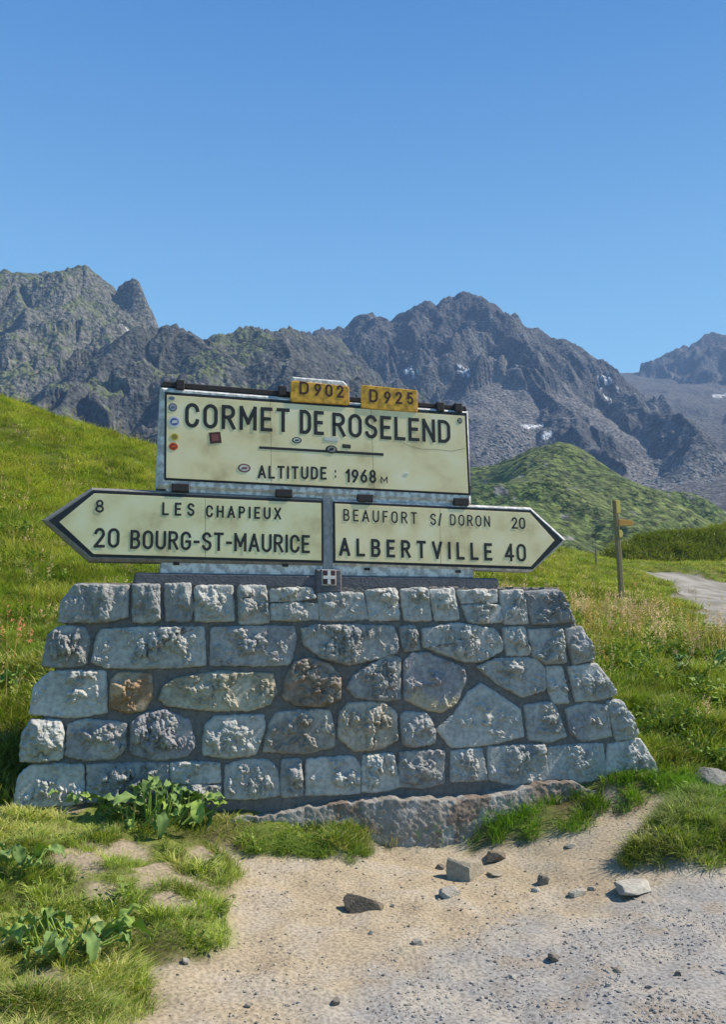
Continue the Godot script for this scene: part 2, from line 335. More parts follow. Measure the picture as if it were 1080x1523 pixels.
func pts2(l: Array) -> PackedVector2Array:
	var p := PackedVector2Array()
	for i in range(0, l.size(), 2):
		p.append(Vector2(l[i], l[i + 1]))
	return p

var P_DIRT: PackedVector2Array
var P_PATH: PackedVector2Array
var P_GRAVEL: PackedVector2Array
const GX0 := 0.4
const GZ0 := 1.0
const GA := 1.6
const GS := 25.0       # grid lines are sinh-spaced: fine near the wall, coarse far away

func gx(i: float) -> float: return GX0 + GA * sinh((i - GH) / 38.0)
func gz(i: float) -> float: return GZ0 + GA * sinh((i - GH) / 38.0)
func gi(v: float, c0: float) -> float: return GH + 38.0 * asinh((v - c0) / GA)

func bare_at(x: float, z: float) -> float:
	var v := 0.0
	for b in BARE:
		var d: float = Vector2(x - b[0], (z - b[1]) * 0.7).length() / b[2] + 1.1 * nmid.get_noise_2d(x * 90.0, z * 90.0)
		v = maxf(v, clampf((1.15 - d) * 3.0, 0.0, 1.0))
	return v

func dirt_at(x: float, z: float) -> float:
	return poly_sd(P_DIRT, x, z) + 0.07 * nmid.get_noise_2d(x * 60.0, z * 60.0)

var sdgrid := PackedFloat32Array()
func make_ground() -> void:
	P_DIRT = pts2(DIRT)
	P_PATH = pts2(PATH)
	P_GRAVEL = pts2(GRAVEL)
	hgrid.resize(GN * GN)
	sdgrid.resize(GN * GN)
	var v := PackedVector3Array(); v.resize(GN * GN)
	var c := PackedColorArray(); c.resize(GN * GN)
	var earth := Color(0.10, 0.085, 0.045)
	var turf := Color(0.21, 0.25, 0.065)
	var tan_c := Color(0.42, 0.355, 0.255)
	var grey := Color(0.32, 0.315, 0.305)
	var pale := Color(0.42, 0.38, 0.32)
	for j in GN:
		var z := gz(j)
		for i in GN:
			var x := gx(i)
			var k := j * GN + i
			var h := rbf(x, z)
			var near := absf(x) < 12.0 and z > -4.0
			var sd := dirt_at(x, z) if near else -5.0
			var pd := -5.0
			if x > 6.0 and z < -4.0:
				pd = poly_sd(P_PATH, x, z) + 0.45 + 0.6 * nmid.get_noise_2d(x * 8.0, z * 8.0)
			sdgrid[k] = maxf(sd, pd)
			var m := maxf(sd, pd)
			var dirt := smoothstep(-0.05, 0.05, m)
			var col := turf.lerp(earth, clampf(0.5 + nmid.get_noise_2d(x * 30.0, z * 30.0), 0.0, 1.0))
			if m < 0.05:
				h += (1.0 - dirt) * ((0.05 if z > -0.3 or x < 2.0 else 0.11) * nmid.get_noise_2d(x * 22.0, z * 22.0) + (0.05 if z > 0.0 else 0.03) * nmid.get_noise_2d(x * 60.0, z * 60.0))
				h += (1.0 - dirt) * 0.16 * clampf((Vector2(x - CAM.x, z - CAM.z).length() - 9.0) / 9.0, 0.0, 1.0) * nmid.get_noise_2d(x * 6.0, z * 9.0)
				h += 0.07 * (1.0 - smoothstep(-0.16, 0.03, m)) * clampf(1.0 + z * 0.3, 0.0, 1.0)
				for q in [TUSS_A, TUSS_B]:
					h += 0.03 * exp(-(pow(x - q.x - 0.2, 2.0) * 5.0 + pow(z - q.z + 0.22, 2.0) * 18.0)) * (1.0 - dirt)
				var b := bare_at(x, z)
				col = col.lerp(tan_c * 0.85, b)
			if dirt > 0.0:
				h += dirt * (0.022 * nmid.get_noise_2d(x * 60.0, z * 60.0) + 0.006 * nmid.get_noise_2d(x * 300.0, z * 300.0) + 0.03 * nmid.get_noise_2d(x * 12.0, z * 12.0))
				var d := tan_c
				if pd > -0.1:
					d = Color(0.37, 0.355, 0.325).lerp(Color(0.22, 0.21, 0.175), clampf(0.4 + 2.4 * nmid.get_noise_2d(x * 22.0, z * 22.0), 0.0, 1.0))
				else:
					var gs := poly_sd(P_GRAVEL, x, z) + 0.35 * nmid.get_noise_2d(x * 18.0 + 50.0, z * 18.0) + 0.2 * nmid.get_noise_2d(x * 110.0, z * 110.0)
					d = tan_c.lerp(grey, smoothstep(-0.25, 0.3, gs))
					var spot := nmid.get_noise_2d(x * 45.0 + 300.0, z * 45.0)
					d = d.lerp(pale * 1.05, clampf(spot * 1.6, 0.0, 0.6))
					d = d.lerp(Color(0.33, 0.265, 0.19), clampf(-spot * 1.5 - 0.25, 0.0, 0.6))
				col = col.lerp(d, dirt)
			hgrid[k] = h
			v[k] = Vector3(x, h, z)
			col.a = 1.0
			c[k] = col
	var mesh := grid_mesh(v, c, GN, GN)
	var o := put("ground", mesh, M.ground)
	o.set_meta("kind", "structure")
	# the footpath is its own sheet of trodden gravel, 4 mm above the ground
	tag(o, "sloping ground of meadow soil, tan dirt and grey gravel", "ground")

func grid_mesh(v: PackedVector3Array, c: PackedColorArray, nx: int, ny: int) -> ArrayMesh:
	var n := PackedVector3Array(); n.resize(nx * ny)
	for j in ny:
		for i in nx:
			var a := v[j * nx + mini(i + 1, nx - 1)] - v[j * nx + maxi(i - 1, 0)]
			var b := v[mini(j + 1, ny - 1) * nx + i] - v[maxi(j - 1, 0) * nx + i]
			var q := b.cross(a).normalized()
			n[j * nx + i] = q
	var ix := PackedInt32Array(); ix.resize((nx - 1) * (ny - 1) * 6)
	var w := 0
	for j in ny - 1:
		for i in nx - 1:
			var k := j * nx + i
			ix[w] = k; ix[w + 1] = k + 1; ix[w + 2] = k + nx
			ix[w + 3] = k + 1; ix[w + 4] = k + nx + 1; ix[w + 5] = k + nx
			w += 6
	return arrays(v, n, c, ix)

func arrays(v, n, c, ix) -> ArrayMesh:
	var a := []
	a.resize(Mesh.ARRAY_MAX)
	a[Mesh.ARRAY_VERTEX] = v
	a[Mesh.ARRAY_NORMAL] = n
	if c != null: a[Mesh.ARRAY_COLOR] = c
	a[Mesh.ARRAY_INDEX] = ix
	var m := ArrayMesh.new()
	m.add_surface_from_arrays(Mesh.PRIMITIVE_TRIANGLES, a)
	return m

func grid_at(a: PackedFloat32Array, x: float, z: float) -> float:
	var u := clampf(gi(x, GX0), 0.0, GN - 1.001)
	var w := clampf(gi(z, GZ0), 0.0, GN - 1.001)
	var i := int(u)
	var j := int(w)
	u -= i
	w -= j
	var k := j * GN + i
	return lerpf(lerpf(a[k], a[k + 1], u), lerpf(a[k + GN], a[k + GN + 1], u), w)

func hy(x: float, z: float) -> float: return grid_at(hgrid, x, z)

# ------------------------------------------------------------------ mountains
func make_mountains() -> void:
	var NA := 760
	var NR := 520
	var BK := 8
	var yaw := atan2(CAM_F.x, -CAM_F.z)
	var sin_a := PackedFloat32Array(); var cos_a := PackedFloat32Array()
	for i in NA:
		var a := yaw + deg_to_rad(lerpf(-29.0, 29.0, i / float(NA - 1)))
		sin_a.append(sin(a)); cos_a.append(-cos(a))
	var rr := PackedFloat32Array()
	for j in NR:
		var t := j / float(NR - 1)
		var r := 0.0
		if t < 0.13: r = 52.0 * pow(300.0 / 52.0, t / 0.13)
		elif t < 0.86: r = lerpf(300.0, 1720.0, (t - 0.13) / 0.73)
		else: r = lerpf(1720.0, 2900.0, (t - 0.86) / 0.14)
		rr.append(r)
	# ridge segments: ax, ay, az, dx, dy, dz, slope, group
	var seg := []
	for q in RIDGES:
		var p: Array = q[2]
		for k in range(0, p.size() - 3, 3):
			var a := Vector3(p[k], p[k + 1], p[k + 2])
			var b := Vector3(p[k + 3], p[k + 4], p[k + 5])
			seg.append([a, b - a, q[1], "ABCDEF".find(q[0]), q[3]])
	var ns := seg.size()
	var sa := PackedVector3Array(); var sb := PackedVector3Array(); var ss := PackedFloat32Array(); var sg := PackedInt32Array(); var sl := PackedFloat32Array(); var sd := PackedFloat32Array()
	for q in seg:
		sa.append(q[0]); sb.append(q[1]); ss.append(q[2]); sg.append(q[3]); sd.append(q[4])
		sl.append(1.0 / (q[1].x * q[1].x + q[1].z * q[1].z))
	var hh := PackedFloat32Array(); hh.resize(NA * NR)
	var gg := PackedInt32Array(); gg.resize(NA * NR)
	var dd := PackedFloat32Array(); dd.resize(NA * NR)
	var vals := PackedFloat32Array(); vals.resize(ns)
	var warp := FastNoiseLite.new(); warp.seed = 21; warp.frequency = 0.006; warp.fractal_octaves = 3
	var crag := FastNoiseLite.new(); crag.seed = 22; crag.frequency = 0.0085; crag.fractal_type = FastNoiseLite.FRACTAL_RIDGED; crag.fractal_octaves = 6; crag.fractal_gain = 0.52
	var fine := FastNoiseLite.new(); fine.seed = 23; fine.frequency = 0.03; fine.fractal_octaves = 5; fine.fractal_gain = 0.6
	var gully := FastNoiseLite.new(); gully.seed = 27; gully.frequency = 0.0042; gully.fractal_type = FastNoiseLite.FRACTAL_RIDGED; gully.fractal_octaves = 2
	var hills := FastNoiseLite.new(); hills.seed = 24; hills.frequency = 0.012; hills.fractal_octaves = 4
	for j0 in range(0, NR, BK):
		for i0 in range(0, NA, BK):
			var jm := mini(j0 + BK / 2, NR - 1)
			var im := mini(i0 + BK / 2, NA - 1)
			var cx := CAM.x + sin_a[im] * rr[jm]
			var cz := CAM.z + cos_a[im] * rr[jm]
			var size := maxf(rr[mini(j0 + BK, NR - 1)] - rr[j0], rr[jm] * deg_to_rad(58.0) / NA * BK) * 0.8 + 45.0
			var best := -1e9
			for k in ns:
				var t := clampf(((cx - sa[k].x) * sb[k].x + (cz - sa[k].z) * sb[k].z) * sl[k], 0.0, 1.0)
				var ex := cx - sa[k].x - sb[k].x * t
				var ez := cz - sa[k].z - sb[k].z * t
				var e := sqrt(ex * ex + ez * ez)
				var h := sa[k].y + sb[k].y * t - ss[k] * minf(e, sd[k]) - 0.72 * maxf(e - sd[k], 0.0)
				vals[k] = h + ss[k] * size
				best = maxf(best, h - ss[k] * size)
			var cand := PackedInt32Array()
			for k in ns:
				if vals[k] >= best: cand.append(k)
			for j in range(j0, mini(j0 + BK, NR)):
				var r := rr[j]
				var floor_h := valley(r)
				for i in range(i0, mini(i0 + BK, NA)):
					var x := CAM.x + sin_a[i] * r
					var z := CAM.z + cos_a[i] * r
					var wx := x
					var wz := z
					if r > 250.0:
						wx += 26.0 * warp.get_noise_2d(x, z)
						wz += 26.0 * warp.get_noise_2d(x + 900.0, z)
					var h := -1e9
					var w := 0
					var we := 0.0
					for k in cand:
						var t := clampf(((wx - sa[k].x) * sb[k].x + (wz - sa[k].z) * sb[k].z) * sl[k], 0.0, 1.0)
						var ex := wx - sa[k].x - sb[k].x * t
						var ez := wz - sa[k].z - sb[k].z * t
						var e := sqrt(ex * ex + ez * ez)
						if sg[k] >= 4: e = sqrt(e * e + r * r * 0.0009) - r * 0.03
						var q := sa[k].y + sb[k].y * t - ss[k] * minf(e, sd[k]) - 0.72 * maxf(e - sd[k], 0.0)
						if q > h:
							h = q
							w = k
							we = e
					var group := sg[w]
					var over := h - floor_h
					var rock := smoothstep(-5.0, 55.0, over)
					var soft := clampf(r * 0.03, 0.5, 30.0)
					if over < soft:                        # soft join of scree and rock
						var s := clampf(0.5 + over / soft * 0.5, 0.0, 1.0)
						h = lerpf(floor_h, h, s) + soft * 0.5 * s * (1.0 - s)
					if group < 4:
						var edge := we / sd[w] + 0.35 * warp.get_noise_2d(x * 3.0, z * 3.0)
						rock *= smoothstep(1.25, 0.85, edge)
						if ss[w] < 0.5: rock *= 0.1
						var calm := lerpf(0.3, 1.0, smoothstep(0.0, 90.0, we))
						var cr := crag.get_noise_2d(x, z)
						var amp := 28.0 if group == 2 else (24.0 if group == 3 else 19.0)
						h += rock * calm * amp * cr + rock * (6.0 if group < 2 else 6.5) * fine.get_noise_2d(x, z) + rock * calm * (26.0 if group > 1 else 18.0) * gully.get_noise_2d(x, z) - rock * 3.0
						h += (1.0 - rock) * (4.0 * hills.get_noise_2d(x, z) + 1.2 * fine.get_noise_2d(x, z))
						if rock < 0.35: group = 6 if group != 3 else 3
					elif group == 4:
						h += 4.5 * hills.get_noise_2d(x, z) + 1.2 * fine.get_noise_2d(x * 1.4, z * 1.4)
					else:
						h += 0.5 * hills.get_noise_2d(x * 8.0, z * 8.0)
					hh[j * NA + i] = h
					gg[j * NA + i] = group if over > (-soft * 0.4 if group != 4 else 3.0 + 9.0 * hills.get_noise_2d(x * 2.0, z * 2.0)) or group == 3 else 6
					dd[j * NA + i] = rock
	# colours: rock, scree, turf and snow in patches with outlines of their own
	var v := PackedVector3Array(); v.resize(NA * NR)
	var c := PackedColorArray(); c.resize(NA * NR)
	var patch := FastNoiseLite.new(); patch.seed = 31; patch.frequency = 0.009; patch.fractal_octaves = 5; patch.fractal_gain = 0.6
	var speck := FastNoiseLite.new(); speck.seed = 32; speck.frequency = 0.05; speck.fractal_octaves = 3
	var rocks := [Color(0.165, 0.17, 0.152), Color(0.088, 0.097, 0.096), Color(0.084, 0.09, 0.10), Color(0.08, 0.083, 0.092), Color(0.13, 0.14, 0.10), Color(0.07, 0.085, 0.04)]
	for j in NR:
		for i in NA:
			var k := j * NA + i
			var x := CAM.x + sin_a[i] * rr[j]
			var z := CAM.z + cos_a[i] * rr[j]
			v[k] = Vector3(x, hh[k], z)
			var j2 := mini(j + 1, NR - 1)
			var i2 := mini(i + 2, NA - 1)
			var sl_r := absf(hh[j2 * NA + i] - hh[k]) / maxf(rr[j2] - rr[j], 0.1)
			var sl_a := absf(hh[j * NA + i2] - hh[k]) / (rr[j] * deg_to_rad(58.0) / NA * 2.0)
			var slope := sqrt(sl_r * sl_r + sl_a * sl_a)
			var p := patch.get_noise_2d(x, z)
			var s := speck.get_noise_2d(x, z)
			var grp := gg[k]
			var scree := Color(0.24, 0.235, 0.23).lerp(Color(0.17, 0.168, 0.165), clampf(0.5 + s * 1.2, 0.0, 1.0))
			var turf := Color(0.115, 0.175, 0.04).lerp(Color(0.175, 0.22, 0.065), clampf(0.5 + p * 1.5, 0.0, 1.0))
			if grp == 3: scree *= 0.72
			var col := scree
			if grp <= 3:
				col = rocks[grp]
				col = col.lerp(Color(0.25, 0.246, 0.236), clampf(s * 0.9 + p * 0.9, 0.0, 0.7))
				var lim := 0.55 + p * 0.5
				if slope < lim or dd[k] < 0.5: col = col.lerp(scree, maxf(smoothstep(lim, lim - 0.12, slope), smoothstep(0.55, 0.4, dd[k])))
				if grp <= 1:
					var gm := smoothstep(0.02, 0.2, p + s * 0.25 + (0.27 if grp == 0 else 0.03)) * smoothstep(1.5, 0.8, slope)
					col = col.lerp(Color(0.14, 0.175, 0.065), gm * 0.85)
			elif grp == 4:
				col = turf
				var shrub := smoothstep(0.0, 0.16, patch.get_noise_2d(x * 2.2 + 500.0, z * 2.2) + s * 0.3)
				col = col.lerp(Color(0.07, 0.105, 0.035), shrub * 0.5)
				col = col.lerp(Color(0.17, 0.19, 0.07), clampf(1.6 * speck.get_noise_2d(x * 5.0, z * 5.0), 0.0, 0.6))
				if s > 0.5: col = Color(0.22, 0.22, 0.20)
			elif grp == 5:
				col = turf.lerp(Color(0.06, 0.07, 0.035), clampf(0.65 + p, 0.0, 1.0))
			else:
				var low := smoothstep(0.1, -0.06, p + s * 0.2 + (rr[j] - 380.0) / 500.0)
				col = scree.lerp(turf, low)
			for q in SNOW:
				var d: float = Vector2((x - q[0]) / q[2], (z - q[1]) / q[3]).length() + 0.5 * s
				if d < 0.9 and slope < 1.6: col = Color(0.80, 0.82, 0.84)
			c[k] = col
	# one sheet, cut where one massif ends and the next begins
	var n := PackedVector3Array(); n.resize(NA * NR)
	for j in NR:
		for i in NA:
			var a := v[j * NA + mini(i + 1, NA - 1)] - v[j * NA + maxi(i - 1, 0)]
			var b := v[mini(j + 1, NR - 1) * NA + i] - v[maxi(j - 1, 0) * NA + i]
			n[j * NA + i] = a.cross(b).normalized()
	var faces := [PackedInt32Array(), PackedInt32Array(), PackedInt32Array(), PackedInt32Array(), PackedInt32Array(), PackedInt32Array(), PackedInt32Array()]
	for j in NR - 1:
		for i in NA - 1:
			var k := j * NA + i
			var f: PackedInt32Array = faces[gg[k]]
			f.append_array(PackedInt32Array([k, k + NA, k + 1, k + 1, k + NA, k + NA + 1]))
			faces[gg[k]] = f
	var names := ["mountain", "mountain", "mountain", "mountain", "green_hill", "valley_knoll", "scree_slope"]
	var says := ["grey green rocky mountain with a leaning pinnacle, leftmost", "dark craggy ridge in front of the pinnacle mountain", "jagged dark rock peak behind the main sign", "hazy blue mountain at the right edge beyond the col", "green grassy hill rising behind the right arrow sign", "low dark green knoll behind the footpath", "pale grey scree and turf at the foot of the peaks"]
	for q in 7:
		if faces[q].size() == 0: continue
		var used := {}
		var vv := PackedVector3Array(); var nn := PackedVector3Array(); var cc := PackedColorArray(); var ix := PackedInt32Array()
		var remap := PackedInt32Array(); remap.resize(NA * NR); remap.fill(-1)
		for k in faces[q]:
			if remap[k] < 0:
				remap[k] = vv.size()
				vv.append(v[k]); nn.append(n[k]); cc.append(c[k])
			ix.append(remap[k])
		var o := put(names[q], arrays(vv, nn, cc, ix), M.mountain)
		tag(o, says[q], "mountain" if q < 4 else "hill", "", "structure")
	mnt = {"g": gg, "h": hh, "r": rr, "na": NA, "yaw": yaw}
	print("mountains ", Time.get_ticks_msec())

var mnt := {}
func valley(r: float) -> float:
	# height of the valley's turf and scree over the distance from the pass
	var tr := [52.0, 120.0, 300.0, 500.0, 700.0, 900.0, 1150.0, 1400.0, 3000.0]
	var th := [4.0, 10.0, 32.0, 60.0, 102.0, 156.0, 225.0, 300.0, 430.0]
	for k in 8:
		if r < tr[k + 1]:
			return lerpf(th[k], th[k + 1], clampf((r - tr[k]) / (tr[k + 1] - tr[k]), 0.0, 1.0))
	return 420.0

# ------------------------------------------------------------------ wall
const WALL_TOP := 1.865
func wall_left(y: float) -> float: return lerpf(-1.99, -1.70, clampf((y - 0.45) / 1.4, -0.4, 1.0))
func wall_right(y: float) -> float: return lerpf(2.50, 1.80, clampf((y - 0.42) / 1.42, -0.3, 1.0))

func stone_color(i: int) -> Array:    # main colour, second colour of its patches
	match i:
		25: return [Color(0.46, 0.34, 0.22), Color(0.31, 0.21, 0.13)]
		26: return [Color(0.44, 0.42, 0.34), Color(0.31, 0.29, 0.22)]
		27: return [Color(0.30, 0.25, 0.205), Color(0.20, 0.165, 0.135)]
		29: return [Color(0.30, 0.295, 0.31), Color(0.43, 0.38, 0.28)]
		38: return [Color(0.44, 0.41, 0.35), Color(0.34, 0.31, 0.255)]
		37: return [Color(0.37, 0.355, 0.325), Color(0.28, 0.265, 0.24)]
		35: return [Color(0.28, 0.28, 0.30), Color(0.38, 0.375, 0.38)]
		17: return [Color(0.29, 0.29, 0.295), Color(0.37, 0.37, 0.37)]
		0, 1, 2: return [Color(0.29, 0.295, 0.295), Color(0.35, 0.355, 0.35)]
		42, 34: return [Color(0.30, 0.30, 0.31), Color(0.42, 0.41, 0.385)]
	var t := rng.randf()
	var a := Color(0.49, 0.495, 0.475).lerp(Color(0.29, 0.293, 0.295), t * t)
	return [a, a * Color(0.84, 0.85, 0.85)]

func chips(q: Vector2, idx: int, cell: float) -> float:
	# chisel chips: the nearest of scattered points gives a small tilted facet
	q += Vector2(nmid.get_noise_2d(q.x * 260.0, q.y * 260.0 + idx), nmid.get_noise_2d(q.x * 260.0 + 50.0, q.y * 260.0 - idx)) * cell * 0.5
	var u := q / cell
	var iu := u.floor()
	var h := -1e9
	for dy in [-1, 0, 1]:
		for dx in [-1, 0, 1]:
			var k := Vector2(iu.x + dx, iu.y + dy)
			var s := sin(k.x * 127.1 + k.y * 311.7 + idx * 17.3) * 43758.5453
			var s2 := sin(k.x * 269.5 + k.y * 183.3 + idx * 5.1) * 24634.6345
			var a := s - floorf(s)
			var b := s2 - floorf(s2)
			var d := q - (k + Vector2(a, b) * 0.9 + Vector2(0.05, 0.05)) * cell
			var ang := TAU * fposmod(a * 7.31 + b * 3.7, 1.0)
			h = maxf(h, d.dot(Vector2(cos(ang), sin(ang))) * (0.15 + 0.6 * b) - d.length_squared() * 0.85 / cell + (a - 0.5) * cell * 0.2)
	return h

func stone_mesh(outline: PackedVector2Array, idx: int) -> ArrayMesh:
	# round the corners a little, then take even steps along the outline
	var p := PackedVector2Array()
	var n := outline.size()
	for k in n:
		var a := outline[k]
		var b := outline[(k + 1) % n]
		var z := outline[(k + n - 1) % n]
		var cut := minf(0.012, 0.3 * minf(a.distance_to(b), a.distance_to(z)))
		p.append(a + (z - a).normalized() * cut)
		p.append(a + (z - a).normalized() * cut * 0.25 + (b - a).normalized() * cut * 0.25)
		p.append(a + (b - a).normalized() * cut)
	var total := 0.0
	for k in p.size(): total += p[k].distance_to(p[(k + 1) % p.size()])
	var NP := clampi(int(total / 0.0095), 64, 170)
	var ring := PackedVector2Array()
	var c := Vector2.ZERO
	var mid2 := Vector2.ZERO
	for q in p: mid2 += q / p.size()
	var k2 := 0
	var acc := 0.0
	for q in NP:
		var want := total * q / NP
		while acc + p[k2].distance_to(p[(k2 + 1) % p.size()]) < want:
			acc += p[k2].distance_to(p[(k2 + 1) % p.size()])
			k2 = (k2 + 1) % p.size()
		var e := p[(k2 + 1) % p.size()] - p[k2]
		var at := p[k2] + e.normalized() * (want - acc)
		at += (at - mid2).normalized() * 0.013
		at += e.normalized().orthogonal() * 0.008 * nmid.get_noise_3d(at.x * 500.0, at.y * 500.0, idx * 7.0)
		ring.append(at)
		c += at / NP
	var size := 0.0
	var hw := 0.0
	for q in ring:
		size = maxf(size, q.distance_to(c))
	var H := rng.randf_range(0.05, 0.085) * clampf(size / 0.15, 0.6, 1.15)
	# the face is a cap of a few broad planes that fall outwards from the middle
	var pl := []
	for q in 7:
		var ang := TAU * (q + rng.randf()) / 7.0
		pl.append([c, Vector2(cos(ang), sin(ang)) * -rng.randf_range(0.06, 0.55) , H * rng.randf_range(0.85, 1.35)])
	pl.append([c, Vector2(0.0, 0.35), H * 0.95])
	if outline[0].x < -1.65: pl.append([c, Vector2(0.42, 0.05), H * 0.95])
	if idx in [0, 1, 2]: pl = [[c, Vector2(0.10, 0.04), H * 0.7], [c + Vector2(0.05, 0), Vector2(-0.55, -0.1), H * 0.9], [c, Vector2(0.0, -0.1), H]]
	var cols := stone_color(idx)
	var NR := clampi(int(size / 0.0075), 16, 46)
	var v := PackedVector3Array(); var cc := PackedColorArray()
	var sx := 1.0 if rng.randf() < 0.6 else 1.7          # some stones are cleft upright, some across
	var rough := rng.randf_range(0.8, 1.25)
	if idx in [0, 1, 2]: rough = 0.4
	for j in NR + 1:
		for i in NP:
			var o := ring[i]
			var s := 1.0
			var z := -0.05
			if j > 0:
				s = 1.0 - pow((j - 1.0) / (NR - 1.0), 1.12)
			var q := c + (o - c) * s
			if j > 0:
				var de := (1.0 - s) * o.distance_to(c)
				var h := 1e9
				for f in pl: h = minf(h, f[2] + f[1].dot(q - f[0]))
				h = maxf(h, H * 0.3)
				h += rough * (chips(q * Vector2(sx, 1.0), idx, 0.125) * 1.05 + chips(q * Vector2(1.0, sx), idx + 100, 0.05) * 0.5 + chips(q, idx + 200, 0.021) * 0.08)
				h += rough * (0.004 * nmid.get_noise_3d(q.x * 170.0 * sx, q.y * 150.0, idx * 5.0) + 0.003 * nfine.get_noise_3d(q.x * 90.0, q.y * 90.0, idx * 3.0))
				var edge := 1.0 - exp(-de / 0.007)
				z = 0.002 + maxf(0.25 * H, h) * edge
			v.append(Vector3(q.x, q.y, z))
			var m := smoothstep(-0.12, 0.22, nmid.get_noise_3d(q.x * 55.0, q.y * 55.0, idx * 9.0 + 40.0))
			if idx == 29: m = smoothstep(0.02, -0.04, q.y - c.y + 0.09 + 0.1 * nmid.get_noise_2d(q.x * 60.0, 3.0))
			var col: Color = cols[0].lerp(cols[1], m)
			var lich := nmid.get_noise_3d(q.x * 130.0 + 70.0, q.y * 130.0, idx * 2.0)
			if lich > 0.3: col = col.lerp(Color(0.47, 0.48, 0.44), 0.35)
			col.a = 1.0
			cc.append(col)
	var area := 0.0
	for k in NP: area += ring[k].cross(ring[(k + 1) % NP])
	var fv := PackedVector3Array(); var fn := PackedVector3Array(); var fc := PackedColorArray(); var ix := PackedInt32Array()
	for j in NR:
		for i in NP:
			var a := j * NP + i
			var b := j * NP + (i + 1) % NP
			var d := a + NP
			var e := b + NP
			for t in [[a, b, d], [b, e, d]]:
				var p0 := v[t[0]]; var p1 := v[t[1]]; var p2 := v[t[2]]
				var m := (p1 - p0).cross(p2 - p0) * signf(area)
				if m.length_squared() < 1e-18: continue
				m = m.normalized()
				for q in ([0, 2, 1] if area > 0.0 else [0, 1, 2]):
					ix.append(fv.size())
					fv.append(v[t[q]]); fn.append(m); fc.append(cc[t[q]])
	return arrays(fv, fn, fc, ix)

func make_wall() -> void:
	var w := base("stone_wall")
	tag(w, "trapezoidal wall of rough grey stones in dark mortar carrying the road signs", "wall")
	# mortar core: a grid bent round front, left end, back, right end, closed on top
	var NX := 330
	var NY := 120
	var v := PackedVector3Array(); var c := PackedColorArray()
	for j in NY + 6:
		for i in NX:
			var jj := minf(j, NY - 1) / float(NY - 1)
			var y := lerpf(-0.15, WALL_TOP, jj)
			var u := i / float(NX - 1)
			var x0 := wall_left(y) + 0.01
			var x1 := wall_right(y) - 0.01
			var x := 0.0
			var z := 0.0
			if u < 0.12: x = x0 + 0.03; z = -0.7 + 0.68 * u / 0.12
			elif u < 0.88: x = lerpf(x0, x1, (u - 0.12) / 0.76); z = 0.0
			else: x = x1 - 0.03; z = -0.7 * (u - 0.88) / 0.12 - 0.02
			z += 0.016 * nmid.get_noise_3d(x * 50.0, y * 50.0, z * 60.0) + 0.005 * nfine.get_noise_3d(x * 60.0, y * 60.0, z * 60.0) - 0.004
			if j >= NY:
				var t := (j - NY + 1) / 6.0
				z = lerpf(z, -0.7, t)
				y += 0.006 * nmid.get_noise_2d(x * 60.0, z * 60.0)
			v.append(Vector3(x, y, z)); c.append(Color.WHITE)
	put("mortar", grid_mesh(v, c, NX, NY + 6), M.mortar, w)
	var k := 0
	for s in STONES:
		put("stone", stone_mesh(pts2(s), k), M.stone, w)
		k += 1
	# rough concrete footing under the front
	v = PackedVector3Array(); c = PackedColorArray()
	NX = 420
	NY = 80
	for j in NY:
		for i in NX:
			var x := lerpf(-1.2, 2.42, i / float(NX - 1))
			var t := j / float(NY - 1)
			var lip := 0.395 + 0.035 * nmid.get_noise_2d(x * 18.0, 5.0) + 0.018 * nmid.get_noise_2d(x * 150.0, 9.0)
			lip += 0.07 * smoothstep(0.8, 1.7, x) * smoothstep(1.95, 1.75, x) - 0.05 * smoothstep(0.2, -1.0, x)
			var out := 0.07 * smoothstep(-1.2, -0.7, x) * smoothstep(2.42, 1.95, x) + 0.05 * smoothstep(0.0, 0.6, x) * smoothstep(1.9, 1.2, x)
			var y := 0.0
			var z := 0.0
			if t < 0.25:
				y = lip + 0.012 * (1.0 - t / 0.25)
				z = lerpf(-0.02, out + 0.02, t / 0.25)
			else:
				var q := (t - 0.25) / 0.75
				y = lerpf(lip, -0.15, q)
				z = out + 0.02 + 0.01 * sin(q * PI) + 0.02 * q
			z += 0.016 * nmid.get_noise_3d(x * 30.0, y * 30.0, 3.0) + 0.008 * nfine.get_noise_3d(x * 70.0, y * 70.0, 1.0) + 0.16 * chips(Vector2(x, y), 300, 0.2) + 0.16 * chips(Vector2(x, y), 301, 0.05)
			y += 0.02 * nmid.get_noise_3d(x * 90.0, z * 90.0, 8.0) * smoothstep(0.6, 0.1, t)
			v.append(Vector3(x, y, z))
			var m := nmid.get_noise_2d(x * 40.0, y * 40.0)
			var col := Color(0.27, 0.25, 0.22).lerp(Color(0.20, 0.16, 0.13), smoothstep(-0.05, 0.25, m))
			c.append(col.lerp(Color(0.33, 0.32, 0.30), smoothstep(0.15, 0.3, nmid.get_noise_2d(x * 100.0, y * 100.0 + 30.0))))
	put("footing", grid_mesh(v, c, NX, NY), M.footing, w)

# ------------------------------------------------------------------ signs
func inset(p: PackedVector2Array, d: float) -> PackedVector2Array:   # convex outline drawn in by d
	var n := p.size()
	var area := 0.0
	for k in n: area += p[k].cross(p[(k + 1) % n])
	var s := 1.0 if area > 0.0 else -1.0
	var r := PackedVector2Array()
	for k in n:
		var a := (p[k] - p[(k + n - 1) % n]).normalized()
		var b := (p[(k + 1) % n] - p[k]).normalized()
		var na := Vector2(-a.y, a.x) * s
		var nb := Vector2(-b.y, b.x) * s
		var m := (na + nb) / (1.0 + na.dot(nb))
		r.append(p[k] + m * d)
	return r

